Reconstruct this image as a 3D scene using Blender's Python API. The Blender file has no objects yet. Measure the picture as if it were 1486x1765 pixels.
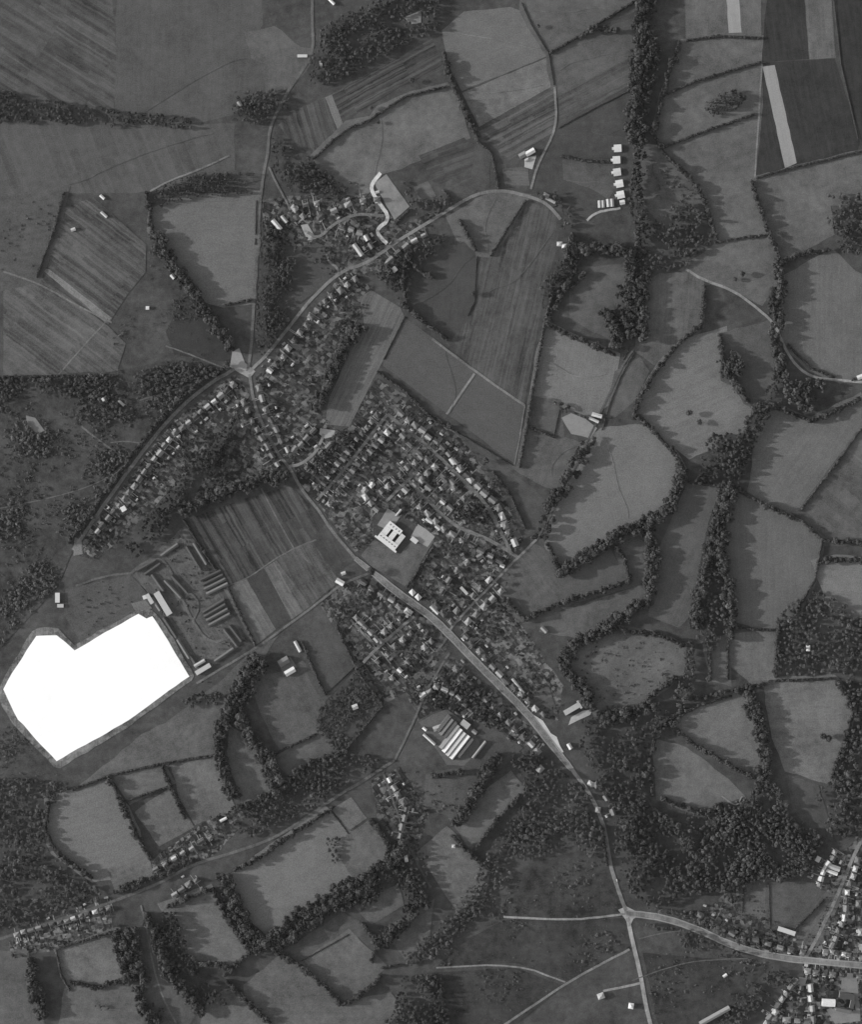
import bpy, bmesh, math, random
import numpy as np
from mathutils import Vector
# ------------------------------------------------------------------ camera, sky, sun, exposure
scene = bpy.context.scene
R = math.radians
SUN_EL, SHADOW_DROP = 16.0, 4.0          # sun low in the left of the plan, shadows run right and a little down
cam_d = bpy.data.cameras.new('camera'); cam = bpy.data.objects.new('camera', cam_d)
scene.collection.objects.link(cam); scene.camera = cam
CAM_H = 4000.0
cam.location = (0, 0, CAM_H); cam.rotation_euler = (0, 0, 0)
cam_d.sensor_fit = 'VERTICAL'; cam_d.sensor_height = 24.0
cam_d.lens = 24.0*CAM_H/1765.0
cam_d.clip_start = 10; cam_d.clip_end = 30000
w = bpy.data.worlds.new("World"); scene.world = w; w.use_nodes = True
nt = w.node_tree; nt.nodes.clear()
sky = nt.nodes.new('ShaderNodeTexSky'); sky.sky_type = 'NISHITA'; sky.sun_disc = False
sky.sun_elevation = R(SUN_EL); sky.sun_rotation = R(270+SHADOW_DROP)
bw = nt.nodes.new('ShaderNodeRGBToBW'); bg = nt.nodes.new('ShaderNodeBackground'); bg.inputs[1].default_value = 0.145
wo = nt.nodes.new('ShaderNodeOutputWorld')      # monochrome film: the sky's luminance only
nt.links.new(sky.outputs[0], bw.inputs[0]); nt.links.new(bw.outputs[0], bg.inputs[0]); nt.links.new(bg.outputs[0], wo.inputs[0])
sun_d = bpy.data.lights.new('sun', 'SUN'); sun_d.energy = 2.55; sun_d.angle = R(0.5); sun_d.color = (1, 0.995, 0.985)
sun = bpy.data.objects.new('sun', sun_d); scene.collection.objects.link(sun)
dv = Vector((math.cos(R(SUN_EL))*math.cos(R(SHADOW_DROP)), -math.cos(R(SUN_EL))*math.sin(R(SHADOW_DROP)), -math.sin(R(SUN_EL))))
sun.rotation_euler = dv.to_track_quat('-Z', 'Y').to_euler(); sun.location = (-3000, 200, 1000)
vs = scene.view_settings; vs.view_transform = 'Standard'; vs.look = 'None'; vs.exposure = 1.22; vs.gamma = 1; vs.use_curve_mapping = False
scene.cycles.max_bounces = 4; scene.cycles.diffuse_bounces = 2
# ------------------------------------------------------------------ helpers
C = scene.collection
rng = np.random.default_rng(7); random.seed(7)
CX, CY = 743.0, 882.5                     # the survey grid is in metres; x east, y south, origin at the frame's corner
def P(s): return [tuple(float(v) for v in q.split(',')) for q in s.split()]
def X(p, z=0.0): return (p[0]-CX, CY-p[1], z)
def lin(t):
    c = t/255.0
    return c/12.92 if c <= 0.04045 else ((c+0.055)/1.055)**2.4
def tag(o, label=None, cat=None, group=None, kind=None):
    if label: o['label'] = label
    if cat: o['category'] = cat
    if group: o['group'] = group
    if kind: o['kind'] = kind
    return o
def link(name, me, mat=None, parent=None):
    if mat is not None and not me.materials: me.materials.append(mat)
    o = bpy.data.objects.new(name, me); C.objects.link(o)
    if parent: o.parent = parent
    return o
def empty(name, loc, rz=0):
    o = bpy.data.objects.new(name, None); C.objects.link(o); o.location = loc; o.rotation_euler = (0, 0, rz); o.empty_display_size = 2
    return o
def pymesh(name, v, f):
    me = bpy.data.meshes.new(name); me.from_pydata(v, [], f); me.update(); return me
def npmesh(name, V, T, tone=None):
    """triangle mesh straight from arrays"""
    me = bpy.data.meshes.new(name); n = len(T)
    me.vertices.add(len(V)); me.vertices.foreach_set('co', np.ascontiguousarray(V, dtype=np.float32).ravel())
    me.loops.add(n*3); me.loops.foreach_set('vertex_index', np.ascontiguousarray(T, dtype=np.int32).ravel())
    me.polygons.add(n); me.polygons.foreach_set('loop_start', np.arange(0, n*3, 3, dtype=np.int32))
    me.update(calc_edges=True)
    if tone is not None:
        a = me.attributes.new('tone', 'FLOAT', 'FACE'); a.data.foreach_set('value', np.ascontiguousarray(tone, dtype=np.float32))
    return me
ORD = 'first second third fourth fifth sixth seventh eighth ninth tenth eleventh twelfth thirteenth fourteenth fifteenth sixteenth seventeenth eighteenth nineteenth twentieth'.split()
def ordn(i):
    return ORD[i] if i < 20 else 'twenty-'+ORD[i-20] if i < 29 else 'thirtieth'
def length(pts): return sum(math.dist(a, b) for a, b in zip(pts, pts[1:]))
def walk(pts, step, start=0.0):
    """points and directions every step metres along a polyline"""
    out = []; d = start; acc = 0.0
    for a, b in zip(pts, pts[1:]):
        L = math.dist(a, b)
        while d <= acc+L and L > 0:
            t = (d-acc)/L; out.append((a[0]+(b[0]-a[0])*t, a[1]+(b[1]-a[1])*t, (b[0]-a[0])/L, (b[1]-a[1])/L)); d += step
        acc += L
    return out
def smooth(pts, n=2):
    for _ in range(n):
        q = [pts[0]]
        for a, b in zip(pts, pts[1:]):
            q += [(a[0]*.75+b[0]*.25, a[1]*.75+b[1]*.25), (a[0]*.25+b[0]*.75, a[1]*.25+b[1]*.75)]
        pts = q+[pts[-1]]
    return pts
# survey rasters, one cell per metre, with a margin round the frame
M = 40; GW, GH = 1486+2*M, 1765+2*M
YY, XX = np.mgrid[0:GH, 0:GW]; 
def inside(poly, xs, ys):
    r = np.zeros(xs.shape, bool); n = len(poly)
    for i in range(n):
        (x1, y1), (x2, y2) = poly[i], poly[i-1]
        if y1 == y2: continue
        r ^= ((y1 > ys) != (y2 > ys)) & (xs < (x2-x1)*(ys-y1)/(y2-y1)+x1)
    return r
def fill(arr, poly, val):
    x0 = max(0, int(min(p[0] for p in poly))+M-1); x1 = min(GW, int(max(p[0] for p in poly))+M+2)
    y0 = max(0, int(min(p[1] for p in poly))+M-1); y1 = min(GH, int(max(p[1] for p in poly))+M+2)
    if x1 <= x0 or y1 <= y0: return
    m = inside(poly, XX[y0:y1, x0:x1]-M+.5, YY[y0:y1, x0:x1]-M+.5)
    arr[y0:y1, x0:x1][m] = val
def disc(arr, x, y, r, val):
    x0, x1, y0, y1 = max(0, int(x+M-r-1)), min(GW, int(x+M+r+2)), max(0, int(y+M-r-1)), min(GH, int(y+M+r+2))
    if x1 <= x0 or y1 <= y0: return
    m = (XX[y0:y1, x0:x1]-M+.5-x)**2+(YY[y0:y1, x0:x1]-M+.5-y)**2 <= r*r
    arr[y0:y1, x0:x1][m] = val
def at(arr, x, y, d=0):
    i, j = int(y)+M, int(x)+M
    return arr[i, j] if 0 <= i < GH and 0 <= j < GW else d
blocked = np.zeros((GH, GW), np.uint8)     # roads, buildings, yards: nothing grows here
landmark = np.zeros((GH, GW), np.int16)    # which named ground covers the cell
NICK = ['the open ground']
# ------------------------------------------------------------------ materials (panchromatic: all greys)
def newmat(name):
    m = bpy.data.materials.new(name); m.use_nodes = True; n = m.node_tree
    b = n.nodes['Principled BSDF']; b.inputs['Roughness'].default_value = 0.95; b.inputs['Specular IOR Level'].default_value = 0.145
    return m, n, b
def mth(n, op, a, b=None, c=None, clamp=False):
    k = n.nodes.new('ShaderNodeMath'); k.operation = op; k.use_clamp = clamp
    for i, v in enumerate((a, b, c)):
        if v is None: continue
        if isinstance(v, (int, float)): k.inputs[i].default_value = v
        else: n.links.new(v, k.inputs[i])
    return k.outputs[0]
def noise(n, vec, scale, detail=3, rough=.55):
    k = n.nodes.new('ShaderNodeTexNoise'); k.inputs['Scale'].default_value = scale; k.inputs['Detail'].default_value = detail; k.inputs['Roughness'].default_value = rough
    n.links.new(vec, k.inputs['Vector']); return k.outputs[0]
def ground_group():
    g = bpy.data.node_groups.new('ground_tone', 'ShaderNodeTree')
    for nm, dv_ in (('Tone', .1), ('Mottle', .2), ('StripWidth', 12.), ('StripAmp', 0.), ('FurrowPeriod', 6.), ('FurrowAmp', 0.), ('Angle', 0.), ('Speckle', 0.), ('Grain', 1.)):
        s = g.interface.new_socket(nm, in_out='INPUT', socket_type='NodeSocketFloat'); s.default_value = dv_
    g.interface.new_socket('Value', in_out='OUTPUT', socket_type='NodeSocketFloat')
    gi = g.nodes.new('NodeGroupInput'); go = g.nodes.new('NodeGroupOutput'); I = gi.outputs
    geo = g.nodes.new('ShaderNodeNewGeometry'); pos = geo.outputs['Position']
    rot = g.nodes.new('ShaderNodeVectorRotate'); rot.rotation_type = 'Z_AXIS'
    g.links.new(pos, rot.inputs['Vector']); g.links.new(I['Angle'], rot.inputs['Angle'])
    sp = g.nodes.new('ShaderNodeSeparateXYZ'); g.links.new(rot.outputs[0], sp.inputs[0])
    n1 = noise(g, pos, .014, 4); n2 = noise(g, pos, .075, 4, .6); n3 = noise(g, pos, .5, 3, .7)
    mot = mth(g, 'ADD', mth(g, 'MULTIPLY', mth(g, 'SUBTRACT', n1, .5), 2.6), mth(g, 'MULTIPLY', mth(g, 'SUBTRACT', n2, .5), 2.3))
    mot = mth(g, 'MULTIPLY', mot, I['Mottle'])
    grain = mth(g, 'MULTIPLY', mth(g, 'MULTIPLY', mth(g, 'SUBTRACT', n3, .5), 1.5), I['Grain'])
    xd = mth(g, 'ADD', sp.outputs[0], mth(g, 'MULTIPLY', n2, 4.))
    # strips of different crops side by side, each cut in long pieces
    cell = mth(g, 'FLOOR', mth(g, 'DIVIDE', xd, I['StripWidth']))
    cut = mth(g, 'FLOOR', mth(g, 'ADD', mth(g, 'DIVIDE', sp.outputs[1], 170.), mth(g, 'MULTIPLY', cell, .37)))
    cmb = g.nodes.new('ShaderNodeCombineXYZ'); g.links.new(cell, cmb.inputs[0]); g.links.new(cut, cmb.inputs[1])
    wn = g.nodes.new('ShaderNodeTexWhiteNoise'); wn.noise_dimensions = '2D'; g.links.new(cmb.outputs[0], wn.inputs['Vector'])
    cell2 = mth(g, 'FLOOR', mth(g, 'DIVIDE', mth(g, 'ADD', xd, mth(g, 'MULTIPLY', n1, 9.)), mth(g, 'MULTIPLY', I['StripWidth'], .41)))
    cm3 = g.nodes.new('ShaderNodeCombineXYZ'); g.links.new(cell2, cm3.inputs[0]); g.links.new(mth(g, 'FLOOR', mth(g, 'DIVIDE', sp.outputs[1], 110.)), cm3.inputs[1])
    wn2 = g.nodes.new('ShaderNodeTexWhiteNoise'); wn2.noise_dimensions = '2D'; g.links.new(cm3.outputs[0], wn2.inputs['Vector'])
    stv = mth(g, 'ADD', mth(g, 'MULTIPLY', mth(g, 'SUBTRACT', wn.outputs[0], .5), 1.3), mth(g, 'MULTIPLY', mth(g, 'SUBTRACT', wn2.outputs[0], .5), 1.3))
    st = mth(g, 'MULTIPLY', stv, I['StripAmp'])
    # furrows and wheelings: noise stretched along the rows
    cm2 = g.nodes.new('ShaderNodeCombineXYZ'); g.links.new(mth(g, 'DIVIDE', xd, I['FurrowPeriod']), cm2.inputs[0]); g.links.new(mth(g, 'MULTIPLY', sp.outputs[1], .012), cm2.inputs[1])
    fn = noise(g, cm2.outputs[0], 1., 3, .6)
    fu = mth(g, 'MULTIPLY', mth(g, 'MULTIPLY', mth(g, 'SUBTRACT', fn, .5), 3.2), I['FurrowAmp'])
    # small beds and tufts
    vo = g.nodes.new('ShaderNodeTexVoronoi'); vo.distance = 'CHEBYCHEV'; vo.inputs['Scale'].default_value = .16; g.links.new(rot.outputs[0], vo.inputs['Vector'])
    vs_ = g.nodes.new('ShaderNodeSeparateColor'); g.links.new(vo.outputs['Color'], vs_.inputs[0])
    spk = mth(g, 'MULTIPLY', mth(g, 'SUBTRACT', mth(g, 'POWER', vs_.outputs[0], 2.2), .3), I['Speckle'])
    tot = mth(g, 'ADD', mth(g, 'ADD', mth(g, 'ADD', 1., mot), mth(g, 'ADD', grain, st)), mth(g, 'ADD', fu, spk))
    tot = mth(g, 'MAXIMUM', tot, .35)
    g.links.new(mth(g, 'MULTIPLY', tot, I['Tone']), go.inputs[0])
    return g
GG = ground_group()
def ground_mat(name, tone, mott=.42, strip=None, furrow=None, ang=0., speck=0.):
    m, n, b = newmat(name)
    k = n.nodes.new('ShaderNodeGroup'); k.node_tree = GG
    k.inputs['Tone'].default_value = min(.82, lin(tone)*1.02); k.inputs['Mottle'].default_value = mott; k.inputs['Angle'].default_value = ang; k.inputs['Speckle'].default_value = speck; k.inputs['Grain'].default_value = 1. if tone < 106 else .1 if tone > 200 else .45
    if strip: k.inputs['StripWidth'].default_value, k.inputs['StripAmp'].default_value = strip
    if furrow: k.inputs['FurrowPeriod'].default_value, k.inputs['FurrowAmp'].default_value = furrow
    n.links.new(k.outputs[0], b.inputs['Base Color']); return m
def flat_mat(name, tone, var=.15, scale=.5):
    m, n, b = newmat(name); tc = n.nodes.new('ShaderNodeTexCoord')
    oi = n.nodes.new('ShaderNodeObjectInfo')
    v = mth(n, 'ADD', 1-var*.5, mth(n, 'MULTIPLY', mth(n, 'SUBTRACT', noise(n, tc.outputs['Object'], scale, 4), .35), var*2))
    v = mth(n, 'MULTIPLY', v, mth(n, 'ADD', .85, mth(n, 'MULTIPLY', oi.outputs['Random'], .3)))
    n.links.new(mth(n, 'MULTIPLY', v, min(.8, lin(tone))), b.inputs['Base Color']); return m
def leaf_mat(name, alb):
    m, n, b = newmat(name); a = n.nodes.new('ShaderNodeAttribute'); a.attribute_name = 'tone'
    oi = n.nodes.new('ShaderNodeObjectInfo')
    v = mth(n, 'MULTIPLY', a.outputs['Fac'], mth(n, 'ADD', .8, mth(n, 'MULTIPLY', oi.outputs['Random'], .4)))
    n.links.new(mth(n, 'MULTIPLY', v, alb), b.inputs['Base Color']); b.inputs['Specular IOR Level'].default_value = .05
    return m
MAT = {'leaf': leaf_mat('leaf', .066), 'scrub': leaf_mat('scrub_leaf', .088), 'bark': flat_mat('bark', 70),
       'wall': flat_mat('brick_wall', 120), 'render': flat_mat('pale_render', 165), 'concrete': flat_mat('concrete', 175),
       'dark': flat_mat('dark_tile', 70), 'mid': flat_mat('weathered_tile', 96), 'grey': flat_mat('grey_slate', 122), 'pale': flat_mat('pale_sheet_roof', 158, .25),
       'chimney': flat_mat('chimney_brick', 95), 'glass': flat_mat('roof_glazing', 150), 'white': flat_mat('white_roof', 188, .25)}
# ------------------------------------------------------------------ the ground sheet
me = pymesh('ground', [(-3000,-3000,0),(3000,-3000,0),(3000,3000,0),(-3000,3000,0)], [(0,1,2,3)])
tag(link('ground', me, ground_mat('rough_ground', 64, .6, speck=.15)), 'rough dark ground under the woods, scrub and gardens', kind='structure')
ZS = [0.02]
def ragged(poly, amp=.9, step=14):
    out = []
    for a, b in zip(poly, poly[1:]+poly[:1]):
        k = max(1, int(math.dist(a, b)/step))
        for i in range(k):
            t = i/k; j = amp if i else 0
            out.append((a[0]+(b[0]-a[0])*t+random.uniform(-j, j), a[1]+(b[1]-a[1])*t+random.uniform(-j, j)))
    return out
def sheet(name, poly, mat, label, z=None, amp=.9):
    if z is None: z = ZS[0]; ZS[0] += .004
    bm = bmesh.new(); bm.faces.new([bm.verts.new(X(p, z)) for p in ragged(poly, amp)]); bm.normal_update()
    bmesh.ops.triangulate(bm, faces=bm.faces[:])
    for f in bm.faces:
        if f.normal.z < 0: f.normal_flip()
    me = bpy.data.meshes.new(name); bm.to_mesh(me); bm.free()
    return tag(link(name, me, mat), label, kind='structure')
def angle_of(s):
    """material rotation that lays the rows along the grid direction dx,dy"""
    dx, dy = (float(v) for v in s.split(',')); a = math.atan2(-dy, dx)
    return math.pi/2-a
# nick | tone | outline | options: m mottle, s strip width:amount, f furrow period:amount, d row direction
GARDENS = '''
avenue gardens|64|130,955 160,905 300,722 405,645 432,682 400,722 330,805 250,890 200,935 160,965|d=.9,.75
gardens below the copse|60|440,652 470,625 590,472 640,492 612,560 575,640 545,700 580,742 502,802 468,740|d=1,.75
gardens between the forks|62|330,860 400,740 436,695 492,802 440,832|d=1,.6
gardens beside the crescent|58|505,800 560,752 600,736 648,652 668,705 600,802 548,866 520,845|d=.77,.64
triangular housing estate|62|548,868 600,802 668,705 648,650 702,682 792,748 862,830 907,922 890,952 862,985 790,1062 700,1020 744,940 718,904 640,868 646,930 612,952|d=.77,.64
crossroads estate|60|570,1012 640,992 760,1086 775,1112 722,1182 660,1215 610,1150 575,1082 552,1042|d=.6,.8
long gardens by the wide road|64|790,1082 850,1020 882,1052 972,1182 962,1242 930,1236 860,1172|d=.6,.75
gardens above the factory|58|700,1192 780,1132 852,1192 932,1272 900,1292 842,1252 760,1222 720,1242|d=.7,.8
village gardens|58|450,345 560,330 600,332 640,335 690,390 780,345 712,420 700,470 650,475 570,485 520,432 460,412|d=.8,.5
town gardens|64|1385,1642 1420,1560 1440,1480 1500,1430 1500,1780 1300,1780 1385,1690|d=.2,1
gardens above the town road|60|1195,1592 1250,1540 1282,1530 1340,1590 1420,1612 1382,1652 1270,1632|d=.2,1
gardens on the sunken lane|58|640,1345 690,1320 740,1400 712,1490 650,1410|d=.5,.8
strip gardens by the lower road|64|250,1505 275,1470 370,1402 440,1392 380,1465 280,1518|d=.5,.85
cottage strip gardens|68|15,1622 190,1560 196,1606 100,1636 20,1652|d=.3,.9
barrack estate gardens|72|225,990 320,905 342,950 425,1105 345,1165 262,1030|d=.55,.83
'''
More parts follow.
